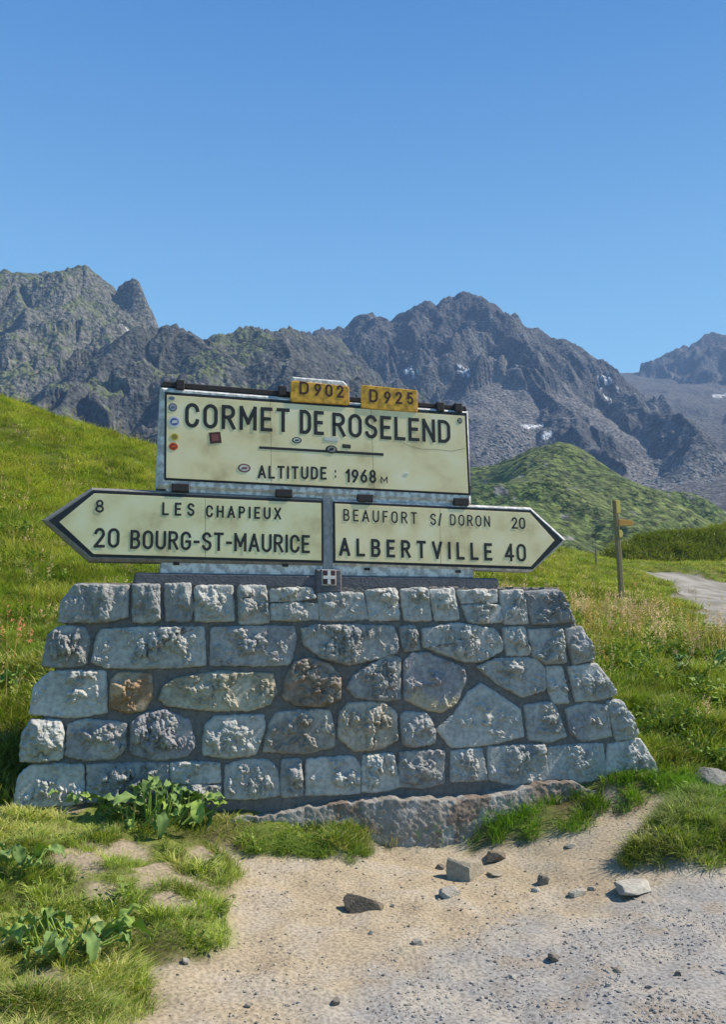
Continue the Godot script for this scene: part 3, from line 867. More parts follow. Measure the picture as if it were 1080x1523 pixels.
func plate(p: PackedVector2Array, z0: float, z1: float, bevel: float, deep := -1.0) -> ArrayMesh:
	# a convex slab from z0 (back) to z1 (front) with bevelled front edges
	var dz := bevel if deep < 0.0 else deep
	var f := inset(p, bevel)
	var n := p.size()
	var v := PackedVector3Array(); var nn := PackedVector3Array(); var ix := PackedInt32Array()
	var mid := Vector3.ZERO
	for k in n: mid += Vector3(p[k].x, p[k].y, (z0 + z1) * 0.5) / n
	var loops := [[p, z0], [p, z1 - dz], [f, z1]]
	var tris := []
	for l in 2:
		for k in n:
			var a: Vector2 = loops[l][0][k]; var b: Vector2 = loops[l][0][(k + 1) % n]
			var c: Vector2 = loops[l + 1][0][(k + 1) % n]; var d: Vector2 = loops[l + 1][0][k]
			var a3 := Vector3(a.x, a.y, loops[l][1]); var b3 := Vector3(b.x, b.y, loops[l][1])
			var c3 := Vector3(c.x, c.y, loops[l + 1][1]); var d3 := Vector3(d.x, d.y, loops[l + 1][1])
			tris.append([a3, b3, c3])
			tris.append([a3, c3, d3])
	for q in [[f, z1], [p, z0]]:
		for k in range(1, n - 1):
			tris.append([Vector3(q[0][0].x, q[0][0].y, q[1]), Vector3(q[0][k].x, q[0][k].y, q[1]), Vector3(q[0][k + 1].x, q[0][k + 1].y, q[1])])
	for t in tris:
		var m: Vector3 = (t[1] - t[0]).cross(t[2] - t[0])
		if m.length() < 1e-14: continue
		m = m.normalized()
		var out: bool = m.dot((t[0] + t[1] + t[2]) / 3.0 - mid) > 0.0
		if not out: m = -m
		for e in ([0, 2, 1] if out else [0, 1, 2]):
			ix.append(v.size())
			v.append(t[e]); nn.append(m)
	return arrays(v, nn, null, ix)

func rect(x0: float, y0: float, x1: float, y1: float) -> PackedVector2Array:
	return PackedVector2Array([Vector2(x0, y0), Vector2(x0, y1), Vector2(x1, y1), Vector2(x1, y0)])

func box(x0: float, y0: float, z0: float, x1: float, y1: float, z1: float, bevel := 0.004) -> ArrayMesh:
	return plate(rect(x0, y0, x1, y1), z0, z1, bevel)

func ellipse(c: Vector2, rx: float, ry: float, n := 24) -> PackedVector2Array:
	var p := PackedVector2Array()
	for k in n: p.append(c + Vector2(cos(TAU * k / n) * rx, sin(TAU * k / n) * ry))
	return p

# clip a convex outline by the line through a and b; keeps the left or the right part, leaving a 2 mm joint
func clip(p: PackedVector2Array, a: Vector2, b: Vector2, side: float) -> PackedVector2Array:
	var nrm := (b - a).orthogonal().normalized() * -side
	var o := a + nrm * 0.0012
	var r := PackedVector2Array()
	for k in p.size():
		var q := p[k]
		var w := p[(k + 1) % p.size()]
		var dq := (q - o).dot(nrm)
		var dw := (w - o).dot(nrm)
		if dq >= 0.0: r.append(q)
		if (dq >= 0.0) != (dw >= 0.0): r.append(q.lerp(w, dq / (dq - dw)))
	return r

func arc(cx: float, cy: float, rx: float, ry: float, a0: float, a1: float, n := 9) -> Array:
	var l := []
	for k in n + 1:
		var a := deg_to_rad(lerpf(a0, a1, k / float(n)))
		l.append(Vector2(cx + rx * cos(a), cy + ry * sin(a)))
	return l

func V(x: float, y: float) -> Vector2: return Vector2(x, y)

func glyph(ch: String) -> Array:    # width of the strokes' centre lines, then the strokes, in a box of height 1
	match ch:
		"A": return [.56, [V(0, 0), V(.28, 1), V(.56, 0)], [V(.10, .30), V(.46, .30)]]
		"B": return [.46, [V(0, 0), V(0, 1), V(.24, 1)] + arc(.24, .765, .19, .235, 90, -90) + [V(0, .53)], [V(0, .53), V(.25, .53)] + arc(.25, .265, .21, .265, 90, -90) + [V(0, 0)]]
		"C": return [.48, arc(.24, .72, .24, .28, 5, 180) + arc(.24, .28, .24, .28, 180, 355)]
		"D": return [.48, [V(0, 0), V(0, 1), V(.20, 1)] + arc(.20, .70, .28, .30, 90, 0) + arc(.20, .30, .28, .30, 0, -90) + [V(0, 0)]]
		"E": return [.40, [V(.40, 1), V(0, 1), V(0, 0), V(.40, 0)], [V(0, .52), V(.34, .52)]]
		"F": return [.38, [V(.38, 1), V(0, 1), V(0, 0)], [V(0, .52), V(.32, .52)]]
		"G": return [.50, arc(.25, .72, .25, .28, 10, 180) + arc(.25, .28, .25, .28, 180, 360) + [V(.50, .46), V(.28, .46)]]
		"H": return [.50, [V(0, 0), V(0, 1)], [V(.50, 0), V(.50, 1)], [V(0, .52), V(.50, .52)]]
		"I": return [.0, [V(0, 0), V(0, 1)]]
		"L": return [.40, [V(0, 1), V(0, 0), V(.40, 0)]]
		"M": return [.64, [V(0, 0), V(0, 1), V(.32, .28), V(.64, 1), V(.64, 0)]]
		"N": return [.50, [V(0, 0), V(0, 1), V(.50, 0), V(.50, 1)]]
		"O", "0": return [.50, arc(.25, .72, .25, .28, 0, 180) + arc(.25, .28, .25, .28, 180, 360) + [V(.50, .72)]]
		"P": return [.45, [V(0, 0), V(0, 1), V(.23, 1)] + arc(.23, .74, .22, .26, 90, -90) + [V(0, .48)]]
		"R": return [.48, [V(0, 0), V(0, 1), V(.24, 1)] + arc(.24, .75, .22, .25, 90, -90) + [V(0, .50)], [V(.22, .50), V(.48, 0)]]
		"S": return [.46, arc(.23, .755, .22, .245, 20, 180) + [V(.03, .66), V(.12, .56), V(.34, .46)] + arc(.23, .26, .23, .26, 40, -165)]
		"T": return [.48, [V(0, 1), V(.48, 1)], [V(.24, 1), V(.24, 0)]]
		"U": return [.50, [V(0, 1)] + arc(.25, .27, .25, .27, 180, 360) + [V(.50, 1)]]
		"V": return [.54, [V(0, 1), V(.27, 0), V(.54, 1)]]
		"X": return [.50, [V(0, 0), V(.50, 1)], [V(0, 1), V(.50, 0)]]
		"-": return [.24, [V(0, .45), V(.24, .45)]]
		"/": return [.22, [V(0, -.05), V(.22, 1.05)]]
		":": return [.0, [V(0, .10), V(0, .26)], [V(0, .74), V(0, .90)]]
		"1": return [.20, [V(0, .78), V(.20, 1), V(.20, 0)]]
		"2": return [.46, arc(.23, .73, .22, .27, 170, -20) + [V(.36, .50), V(0, 0), V(.47, 0)]]
		"4": return [.48, [V(.36, 0), V(.36, 1), V(0, .26), V(.50, .26)]]
		"5": return [.46, [V(.42, 1), V(.06, 1), V(.03, .54)] + arc(.22, .31, .24, .31, 115, -150)]
		"6": return [.46, arc(.23, .30, .23, .30, 90, 450), [V(.36, 1), V(.16, .72), V(.03, .44)]]
		"8": return [.48, arc(.24, .755, .20, .245, 90, 450), arc(.24, .26, .24, .26, 90, 450)]
		"9": return [.46, arc(.23, .70, .23, .30, -90, 270), [V(.10, 0), V(.30, .28), V(.43, .56)]]
	return [.3]

func ribbon(st: SurfaceTool, line: Array, half: float, z: float, to: Transform2D) -> void:
	var l := []
	for q in line:
		if l.is_empty() or l[-1].distance_to(q) > 1e-5: l.append(q)
	var n := l.size()
	var closed: bool = n > 3 and l[0].distance_to(l[-1]) < 1e-3
	if closed:
		l.pop_back()
		n -= 1
	var left := []
	var right := []
	for k in n:
		var a: Vector2 = l[(k + n - 1) % n] if closed or k > 0 else l[k]
		var b: Vector2 = l[(k + 1) % n] if closed or k < n - 1 else l[k]
		var d0: Vector2 = (l[k] - a).normalized() if l[k] != a else (b - l[k]).normalized()
		var d1: Vector2 = (b - l[k]).normalized() if b != l[k] else d0
		var n0 := Vector2(-d0.y, d0.x)
		var n1 := Vector2(-d1.y, d1.x)
		var m := (n0 + n1) / maxf(1.0 + n0.dot(n1), 0.35)
		left.append(l[k] + m * half)
		right.append(l[k] - m * half)
	var at := func(q: Vector2, zz: float) -> Vector3:
		var w := to * q
		return Vector3(w.x, w.y, zz)
	for k in (n if closed else n - 1):
		var e := (k + 1) % n
		for q in [left[k], left[e], right[e], left[k], right[e], right[k]]:
			st.set_normal(Vector3.BACK)
			st.add_vertex(at.call(q, z))

func word(text: String, x0: float, y0: float, y1: float, x1: float, yb: float, yt: float, z: float, weight: float, material: Material, parent: Node) -> void:
	# the word's strokes laid out from x0 to x1, its baseline running from y0 to yb
	var h := (y1 - y0 + yt - yb) * 0.5
	var t := weight * h
	var hc := h - t
	var need := 0.0
	for ch in text: need += glyph(ch)[0]
	var n := text.length()
	var wide := x1 - x0
	# letters keep their proportions; what is left over goes between them
	var sx := 1.0
	var gap := 0.0
	if n > 1:
		gap = (wide - need * hc - n * t) / (n - 1)
		var least := t * 0.75
		if gap < least:
			sx = (wide - n * t - least * (n - 1)) / (need * hc)
			gap = least
		elif gap > 0.42 * h:
			sx = minf(1.25, (wide - n * t - 0.42 * h * (n - 1)) / (need * hc))
			gap = (wide - need * hc * sx - n * t) / (n - 1)
	elif need > 0.0:
		sx = (wide - t) / (need * hc)
	var x := x0 + t * 0.5
	for ch in text:
		var gl := glyph(ch)
		var yy := lerpf(y0, yb, (x - x0) / maxf(wide, 0.01)) + t * 0.5
		var to := Transform2D(Vector2(1, (yb - y0) / maxf(wide, 0.05) if n > 1 else 0.0), Vector2(0, 1), Vector2(x, yy))
		var strokes := []
		for s in range(1, gl.size()):
			var line := []
			for q in gl[s]:
				var w := Vector2(q.x * hc * sx, q.y * hc)
				if line.size() > 1 and (line[-1] - line[-2]).normalized().dot((w - line[-1]).normalized()) < -0.2:
					strokes.append(line)         # a sharp corner starts a new stroke
					line = [line[-1]]
				line.append(w)
			strokes.append(line)
		var st := SurfaceTool.new()
		st.begin(Mesh.PRIMITIVE_TRIANGLES)
		var level := 0
		for line in strokes:
			level += 1
			var l: Array = line.duplicate()
			if l[0].distance_to(l[-1]) > 0.001:      # square ends reach the full height
				l[0] += (l[0] - l[1]).normalized() * t * 0.45
				l[-1] += (l[-1] - l[-2]).normalized() * t * 0.45
			ribbon(st, l, t * 0.5, z + 0.0006 + 0.0004 * level, to)
		put("letter", st.commit(), material, parent)
		x += gl[0] * hc * sx + t + gap

func make_signs() -> void:
	var top := base("altitude_sign", Vector3(0, 0, 0))
	tag(top, "large cream panel reading CORMET DE ROSELEND ALTITUDE 1968 M in a concrete frame", "road sign")
	var left := base("arrow_sign")
	tag(left, "cream arrow panel pointing left reading LES CHAPIEUX and BOURG-ST-MAURICE", "road sign", "arrow signs")
	var right := base("arrow_sign")
	tag(right, "cream arrow panel pointing right reading BEAUFORT S/ DORON and ALBERTVILLE", "road sign", "arrow signs")
	var pa := base("road_number_plate")
	tag(pa, "yellow plate D 902 backed by a pale slab, left of two above the sign", "number plate", "yellow road number plates")
	var pb := base("road_number_plate")
	tag(pb, "yellow plate D 925 without backing, right of two above the sign", "number plate", "yellow road number plates")
	# concrete frames with wide bevels
	put("frame", plate(pts2(TOP_FRAME), -0.16, 0.0, 0.022, 0.03), M.painted_concrete, top)
	put("frame", plate(pts2(LEFT_FRAME), -0.11, 0.0, 0.018, 0.022), M.dull_shaded_concrete, left)
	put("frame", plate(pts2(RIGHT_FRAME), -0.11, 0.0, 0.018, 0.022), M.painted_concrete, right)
	put("border", plate(pts2(TOP_BLACK), -0.01, 0.004, 0.001), M.black_enamel, top)
	put("border", plate(pts2(LEFT_BLACK), -0.01, 0.004, 0.001), M.black_enamel, left)
	put("border", plate(pts2(RIGHT_BLACK), -0.01, 0.004, 0.001), M.black_enamel, right)
	var sm := pts2(SEAMS)
	var tc := pts2(TOP_CREAM)
	put("enamel_tile", plate(clip(tc, sm[0], sm[1], -1.0), 0.0, 0.010, 0.0012), M.enamel, top)
	put("enamel_tile", plate(clip(clip(tc, sm[0], sm[1], 1.0), sm[2], sm[3], -1.0), 0.0, 0.010, 0.0012), M.enamel, top)
	put("enamel_tile", plate(clip(tc, sm[2], sm[3], 1.0), 0.0, 0.010, 0.0012), M.enamel, top)
	var lc := pts2(LEFT_CREAM)
	put("enamel_tile", plate(clip(lc, sm[4], sm[5], -1.0), 0.0, 0.010, 0.0012), M.enamel_pale, left)
	put("enamel_tile", plate(clip(lc, sm[4], sm[5], 1.0), 0.0, 0.010, 0.0012), M.enamel_pale, left)
	var rc := pts2(RIGHT_CREAM)
	put("enamel_tile", plate(clip(rc, sm[6], sm[7], -1.0), 0.0, 0.010, 0.0012), M.enamel, right)
	put("enamel_tile", plate(clip(rc, sm[6], sm[7], 1.0), 0.0, 0.010, 0.0012), M.enamel, right)
	var pla := pts2(PLATE_A)
	var plb := pts2(PLATE_B)
	put("plate", plate(rounded(pla, 0.022), 0.0, 0.016, 0.004), M.yellow_enamel, pa)
	put("plate", plate(rounded(plb, 0.015), 0.0, 0.016, 0.004), M.yellow_enamel, pb)
	# the pale slab that shows above the left plate
	var back := PackedVector2Array([pla[0] + Vector2(0.02, 0.03), pla[1] + Vector2(0.015, 0.035), pla[2] + Vector2(-0.04, 0.045), pla[2] + Vector2(-0.01, 0.02), pla[3] + Vector2(-0.01, 0.03)])
	put("backing", plate(back, -0.06, 0.002, 0.012), M.painted_concrete, pa)
	for q in WORDS:
		var parent: Node3D = {"T": top, "L": left, "R": right, "A": pa, "B": pb}[q[0]]
		var weight := 0.145
		if q[1] in ["BEAUFORT", "S/", "DORON"]: weight = 0.13
		if q[1] in ["LES", "CHAPIEUX", "ALBERTVILLE", "ALTITUDE", "1968"]: weight = 0.165
		var yellow: bool = q[0] in ["A", "B"]
		word(q[1], q[2], q[3], q[4], q[5], q[6], q[7], 0.0165 if yellow else 0.0105, 0.17 if yellow else weight, M.letter_brown if yellow else M.letter, parent)
	# rule with its round emblem
	var ms := pts2(MISC)
	var up := Vector2(0, 0.009)
	put("rule", plate(PackedVector2Array([ms[9] - up, ms[9] + up, ms[10] + up * 1.1, ms[10] - up * 1.1]), 0.0095, 0.0115, 0.0003), M.letter, top)
	var em := put("emblem", plate(ellipse(ms[11], 0.043, 0.03), 0.0095, 0.0125, 0.0005), M.letter, top)
	put("emblem_ring", plate(ellipse(ms[11] + Vector2(0.002, 0.001), 0.031, 0.020), 0.012, 0.0132, 0.0003), paint("emblem_grey", Color(0.25, 0.25, 0.22)), em)
	put("emblem_figure", plate(PackedVector2Array([ms[11] + Vector2(-0.022, -0.012), ms[11] + Vector2(-0.01, 0.009), ms[11] + Vector2(0.02, 0.013), ms[11] + Vector2(0.012, -0.006)]), 0.0128, 0.0139, 0.0003), M.letter, em)
	# stickers
	var tints := [Color(0.30, 0.33, 0.38), Color(0.13, 0.14, 0.20), Color(0.55, 0.56, 0.62), Color(0.62, 0.50, 0.10), Color(0.60, 0.11, 0.04), Color(0.075, 0.03, 0.03), Color(0.04, 0.045, 0.05), Color(0.20, 0.10, 0.10), Color(0.02, 0.02, 0.02), Color(0.50, 0.49, 0.42), Color(0.05, 0.05, 0.06), Color(0.75, 0.74, 0.70)]
	var inks := [Color(0.12, 0.13, 0.18), Color(0.28, 0.29, 0.36), Color(0.10, 0.11, 0.25), Color(0.25, 0.20, 0.05), Color(0.25, 0.03, 0.02), Color(0.22, 0.07, 0.07), Color(0.55, 0.56, 0.55), Color(0.62, 0.55, 0.50), Color(0.05, 0.05, 0.05), Color(0.58, 0.57, 0.5), Color(0.22, 0.22, 0.22), Color(0.5, 0.5, 0.46)]
	for k in STICKERS.size():
		var s: Array = STICKERS[k]
		var c := Vector2(s[0], s[1])
		var shape := ellipse(c, s[2], s[3])
		var inner := ellipse(c, s[2] * 0.72, s[3] * 0.66)
		if k in [5, 8, 9]:
			shape = PackedVector2Array()
			for q in [Vector2(-1, -1), Vector2(-1, 1), Vector2(1, 1), Vector2(1, -1)]: shape.append(c + Vector2(q.x * s[2], q.y * s[3]).rotated(0.14 if k == 5 else -0.03))
			inner = inset(shape, minf(s[2], s[3]) * 0.4)
		var o := put("sticker", plate(shape, 0.0098, 0.0118, 0.0003), paint("sticker_%d" % k, tints[k]), top)
		put("print", plate(inner, 0.0112, 0.0124, 0.0002), paint("ink_%d" % k, inks[k]), o)
		if k in [1, 2, 4, 6, 7]:
			var bar := PackedVector2Array([c + Vector2(-s[2] * 0.5, -s[3] * 0.35), c + Vector2(-s[2] * 0.3, s[3] * 0.2), c + Vector2(s[2] * 0.45, s[3] * 0.3), c + Vector2(s[2] * 0.5, -s[3] * 0.2)])
			put("print", plate(bar, 0.0118, 0.0130, 0.0002), M["sticker_%d" % k], o)
	var st := SurfaceTool.new()
	st.begin(Mesh.PRIMITIVE_TRIANGLES)
	ribbon(st, Array(pts2(CRACK)), 0.0016, 0.0107, Transform2D.IDENTITY)
	put("crack", st.commit(), paint("crack_fill", Color(0.22, 0.2, 0.13)), top)
	# what carries the signs: mullion, beams, rail, clamps, coping slab
	var f := base("sign_support")
	tag(f, "weathered concrete mullion and beams holding the sign panels on the wall", "sign support")
	put("mullion", box(-0.03, ms[2].y - 0.02, -0.12, 0.042, 2.52, -0.014, 0.006), M.grey_concrete, f)
	put("beam", plate(PackedVector2Array([Vector2(-1.12, 2.455), Vector2(-1.12, 2.545), Vector2(1.06, 2.525), Vector2(1.06, 2.435)]), -0.13, -0.02, 0.006), M.painted_concrete, f)
	put("beam", plate(PackedVector2Array([Vector2(ms[0].x, 1.93), Vector2(ms[0].x, 2.03), Vector2(ms[1].x, 2.02), Vector2(ms[1].x, 1.93)]), -0.15, -0.022, 0.008), M.painted_concrete, f)
	var slab := rounded(PackedVector2Array([Vector2(ms[4].x, 1.845), Vector2(ms[4].x, ms[4].y), Vector2(ms[5].x, ms[5].y), Vector2(ms[5].x, 1.845)]), 0.03)
	put("coping_slab", plate(slab, -0.45, 0.0, 0.012), M.slab, f)
	put("collar", box(-0.085, 1.81, -0.03, 0.10, 1.975, 0.022, 0.012), M.slab, f)
	var br := pts2(BRACKETS)
	for k in br.size():
		var q := br[k]
		if k < 4: put("bracket", box(q.x - 0.058, q.y - 0.027, -0.03, q.x + 0.058, q.y + 0.027, 0.016, 0.004), M.iron, f)
		elif k < 8:
			put("clamp", box(q.x - 0.028, q.y - 0.045, -0.03, q.x + 0.028, q.y + 0.022, 0.012, 0.004), M.iron, f)
		else: put("bolt", box(q.x - 0.02, q.y - 0.009, -0.03, q.x + 0.02, q.y + 0.009, -0.008, 0.003), M.iron, f)
	var tf := pts2(TOP_FRAME)
	put("rail", plate(PackedVector2Array([tf[1] + Vector2(0.0, 0.004), tf[1] + Vector2(0.02, 0.042), tf[2] + Vector2(-0.02, 0.036), tf[2] + Vector2(-0.01, 0.004)]), -0.10, -0.02, 0.004), M.iron, f)
	# the little shield with a white cross
	var cr := base("cross_emblem")
	tag(cr, "small dark square with a white cross below the mullion", "emblem")
	var o2 := ms[8]
	put("border", box(o2.x - 0.052, o2.y - 0.056, 0.0, o2.x + 0.052, o2.y + 0.056, 0.03, 0.003), paint("emblem_border", Color(0.36, 0.34, 0.33)), cr)
	put("field", box(o2.x - 0.043, o2.y - 0.047, 0.02, o2.x + 0.043, o2.y + 0.047, 0.033, 0.001), paint("emblem_field", Color(0.07, 0.035, 0.035)), cr)
	var cross := put("cross", box(o2.x - 0.011, o2.y - 0.0465, 0.03, o2.x + 0.011, o2.y + 0.0465, 0.0365, 0.001), paint("emblem_white", Color(0.62, 0.6, 0.58)), cr)
	put("cross_bar", box(o2.x - 0.0425, o2.y - 0.011, 0.03, o2.x + 0.0425, o2.y + 0.011, 0.0372, 0.001), M.emblem_white, cross)

func paint(called: String, c: Color) -> StandardMaterial3D:
	if M.has(called): return M[called]
	return mat(called, lin(c.r, c.g, c.b), 0.6)

func rounded(p: PackedVector2Array, r: float) -> PackedVector2Array:
	var n := p.size()
	var o := PackedVector2Array()
	for k in n:
		var a := (p[(k + n - 1) % n] - p[k]).normalized()
		var b := (p[(k + 1) % n] - p[k]).normalized()
		for s in 5:
			var t := s / 4.0
			o.append(p[k] + a * r * (1 - t) * (1 - t) + b * r * t * t)
	return o

# ------------------------------------------------------------------ rocks and pebbles
func rock_mesh(dim: Vector3, seed_: int, cuts: int, na: int, nb: int, bump: float, given := []) -> ArrayMesh:
	var r := RandomNumberGenerator.new()
	r.seed = seed_
	var pn := PackedVector3Array(); var pd := PackedFloat32Array()
	for k in cuts:
		var q := Vector3(r.randf_range(-1, 1), r.randf_range(-0.7, 1), r.randf_range(-1, 1)).normalized()
		pn.append(q); pd.append(r.randf_range(0.5, 0.85))
	if given.is_empty():
		pn.append(Vector3(0.1, 1, 0.1).normalized()); pd.append(0.6)
		pn.append(Vector3.DOWN); pd.append(0.6)
	for q in given:
		pn.append(Vector3(q[0], q[1], q[2]).normalized()); pd.append(q[3])
	var v := PackedVector3Array()
	for j in nb + 1:
		for i in na:
			var th := PI * j / nb
			var ph := TAU * i / na
			var d := Vector3(sin(th) * cos(ph), cos(th), sin(th) * sin(ph))
			var rad := 1.05
			for k in pn.size():
				var e := d.dot(pn[k])
				if e > 0.05: rad = minf(rad, pd[k] / e)
			rad *= 1.0 + bump * nmid.get_noise_3d(d.x * 60.0 + seed_ * 13.0, d.y * 60.0, d.z * 60.0)
			v.append(d * rad * dim * 0.62)
	var fv := PackedVector3Array(); var fn := PackedVector3Array(); var fc := PackedColorArray(); var ix := PackedInt32Array()
	for j in nb:
		for i in na:
			var a := j * na + i
			var b := j * na + (i + 1) % na
			for t in [[a, a + na, b], [b, a + na, b + na]]:
				var m := (v[t[2]] - v[t[0]]).cross(v[t[1]] - v[t[0]])
				if m.length_squared() < 1e-20: continue
				m = m.normalized()
				var out := m.dot(v[t[0]] + v[t[1]] + v[t[2]]) > 0.0
				var w := 0.9 + 0.2 * nmid.get_noise_3d(v[t[0]].x * 600.0, v[t[0]].y * 600.0 + seed_, v[t[0]].z * 600.0)
				for q in ([0, 1, 2] if out else [0, 2, 1]):
					ix.append(fv.size())
					fv.append(v[t[q]]); fn.append(m if out else -m); fc.append(Color(w, w, w))
	return arrays(fv, fn, fc, ix)

func make_rocks() -> void:
	var cols := [Color(0.42, 0.37, 0.28), Color(0.30, 0.27, 0.22), Color(0.46, 0.43, 0.37), Color(0.26, 0.23, 0.19), Color(0.50, 0.48, 0.43), Color(0.50, 0.46, 0.38)]
	var says := ["blocky tan stone with a flat sunlit top in front of the footing", "dark wedge shaped stone lying on the tan dirt, nearest the middle", "small pale lumpy stone in front of the blocky tan stone", "small dark upright stone right of the blocky tan stone", "long flat pale stone at the edge of the grey gravel", "thin pale flake of stone beside the long flat stone", "thin dark sliver of stone right of the blocky stone", "flat stone slab behind the blocky tan stone, by the footing", "small dark stone on the dirt below the wedge stone", "small pale stone with dark underside on the grey gravel", "tiny grey stone on the gravel below the small pale stone", "tiny brown pebble just below the dark wedge stone", "tiny flat stone left of the long flat stone", "big grey boulder half sunk in grass at the right edge", "tiny stone between slab and blocky stone", "small dark chip left of the blocky tan stone", "tiny stone below the small dark upright stone", "tiny pebble right of the dark wedge stone", "small grey stone on the gravel at lower right", "small grey stone near the right edge of the gravel", "small white stone under the turf lobe at left", "small pale stone at the bottom edge of the dirt", "tiny stone low on the grey gravel", "flat brown stone where the dirt trail climbs"]
	for k in ROCKS.size():
		var q: Array = ROCKS[k]
		var dim := Vector3(q[2], q[3] * 1.25, q[2] * 0.8)
		var cuts := 11
		if k == 0: dim = Vector3(q[2] * 1.0, q[3] * 1.3, q[2] * 0.75); cuts = 5
		if k == 4: dim = Vector3(q[2], q[3] * 0.9, q[2] * 0.6)
		if k == 13: dim = Vector3(q[2] * 0.8, q[3] * 0.9, q[2] * 0.7)
		var big: bool = q[2] > 0.12
		var given := []
		if k == 0: given = [[0.15, 1, 0.12, 0.62], [-0.75, 0.12, 0.65, 0.66], [0.7, 0.1, 0.7, 0.72], [0.7, 0.1, -0.7, 0.7], [-0.6, 0.0, -0.8, 0.7], [0, -1, 0, 0.6]]
		if k == 1: given = [[0.5, 0.85, -0.15, 0.42], [-0.35, 0.12, 0.92, 0.45], [-0.7, 0.65, 0.1, 0.55], [0, -1, 0, 0.4]]
		if k == 4: given = [[0.05, 1, 0.1, 0.5], [0, -1, 0, 0.5], [-0.3, 0.2, 0.95, 0.8]]
		var m := rock_mesh(dim, 40 + k * 3, 3 if given.size() > 3 else cuts, 44 if big else 18, 30 if big else 12, 0.10 if k == 2 else 0.035, given)
		var c: Color = cols[k % 6]
		if k == 13: c = Color(0.27, 0.265, 0.25)
		if k == 1: c = Color(0.20, 0.165, 0.125)  # dark brown, with the shade on its front face put into the colour
		var key := "rock_%d" % (k % 6 if k != 13 and k != 1 else k)
		if not M.has(key):
			var mm: StandardMaterial3D = M.rock.duplicate()
			mm.albedo_color = lin(c.r * 0.85, c.g * 0.85, c.b * 0.85)
			mm.resource_name = key
			M[key] = mm
		var o := put("boulder" if k == 13 else ("rock" if big else "small_stone"), m, M[key])
		o.position = Vector3(q[0], hy(q[0], q[1]) + dim.y * 0.2, q[1])
		o.rotation.y = rng.randf() * TAU if k > 7 else 0.15 * k
		tag(o, says[k], "boulder" if k == 13 else "stone", "loose stones on the dirt")
	# pebbles and grit: uncountable
	for var_ in 3:
		var mm := MultiMesh.new()
		mm.transform_format = MultiMesh.TRANSFORM_3D
		mm.use_colors = true
		mm.mesh = rock_mesh(Vector3.ONE, 200 + var_, 9, 8, 6, 0.05)
		var tr: Array[Transform3D] = []
		var cc := []
		var tries := 0
		while tr.size() < 3400 and tries < 30000:
			tries += 1
			var r := 3.4 * pow(2.6, rng.randf())
			var a := atan2(CAM_F.x, -CAM_F.z) + deg_to_rad(rng.randf_range(-32, 32))
			var x := CAM.x + sin(a) * r
			var z := CAM.z - cos(a) * r
			var sd := grid_at(sdgrid, x, z)
			if sd < 0.02 or z < 0.2: continue
			var grav := poly_sd(P_GRAVEL, x, z)
			if rng.randf() > clampf(0.35 + grav * 0.5, 0.2, 1.0): continue
			if nmid.get_noise_2d(x * 35.0, z * 35.0) < rng.randf_range(-0.35, 0.15): continue
			var s := 0.006 + 0.016 * pow(rng.randf(), 4.0)
			if rng.randf() < 0.012: s *= 1.8
			var b := Basis.from_euler(Vector3(rng.randf_range(-.4, .4), rng.randf() * TAU, rng.randf_range(-.4, .4))).scaled(Vector3.ONE * s)
			b = b * Basis.from_scale(Vector3(1.0, rng.randf_range(0.4, 0.8), rng.randf_range(0.6, 1.0)))
			tr.append(Transform3D(b, Vector3(x, hy(x, z) + s * 0.12, z)))
			var t := rng.randf()
			var base_c := Color(0.36, 0.31, 0.24).lerp(Color(0.31, 0.295, 0.28), clampf(grav + 0.5, 0, 1))
			cc.append(base_c * lerpf(0.55, 1.25, t))
		mm.instance_count = tr.size()
		for k in tr.size():
			mm.set_instance_transform(k, tr[k])
			mm.set_instance_color(k, cc[k])
		var o := MultiMeshInstance3D.new()
		o.name = numbered("gravel")
		o.multimesh = mm
		o.material_override = M.pebble
		add_child(o)
		tag(o, ["fine loose grit strewn over the dirt and gravel", "grey pebbles strewn over the dirt and gravel", "pale chips strewn over the dirt and gravel"][var_], "gravel", "", "stuff")

# ------------------------------------------------------------------ plants
func tuft_mesh(seed_: int, blades: int, height: float, spread: float, width: float, bend: float) -> ArrayMesh:
	var r := RandomNumberGenerator.new()
	r.seed = seed_
	var v := PackedVector3Array(); var n := PackedVector3Array(); var c := PackedColorArray(); var ix := PackedInt32Array()
	for k in blades:
		var a := r.randf() * TAU
		var dir := Vector3(cos(a), 0, sin(a))
		var root := dir.rotated(Vector3.UP, r.randf_range(-1, 1)) * spread * sqrt(r.randf())
		var h := height * r.randf_range(0.45, 1.0)
		var lean := bend * h * r.randf_range(0.2, 1.1)
		var side := dir.rotated(Vector3.UP, PI * 0.5 + r.randf_range(-0.6, 0.6)) * width * r.randf_range(0.7, 1.2) * 0.5
		var tint := r.randf_range(0.75, 1.15)
		var col := Color(tint, tint, tint * r.randf_range(0.8, 1.0))
		var b := v.size()
		for s in 3:
			var t := s / 3.0
			var p := root + dir * lean * t * t + Vector3.UP * h * (t - 0.25 * bend * t * t)
			var w := 1.0 - 0.55 * t * t
			v.append(p - side * w); v.append(p + side * w)
			c.append(col); c.append(col)
		v.append(root + dir * lean + Vector3.UP * h * (1.0 - 0.25 * bend)); c.append(col)
		for s in 7:
			var f := v[b + mini(s / 2 * 2 + 2, 6)] - v[b + mini(s / 2 * 2, 4)]
			n.append(f.cross(side).normalized())
		ix.append_array(PackedInt32Array([b, b + 1, b + 2, b + 1, b + 3, b + 2, b + 2, b + 3, b + 4, b + 3, b + 5, b + 4, b + 4, b + 5, b + 6]))
	return arrays(v, n, c, ix)

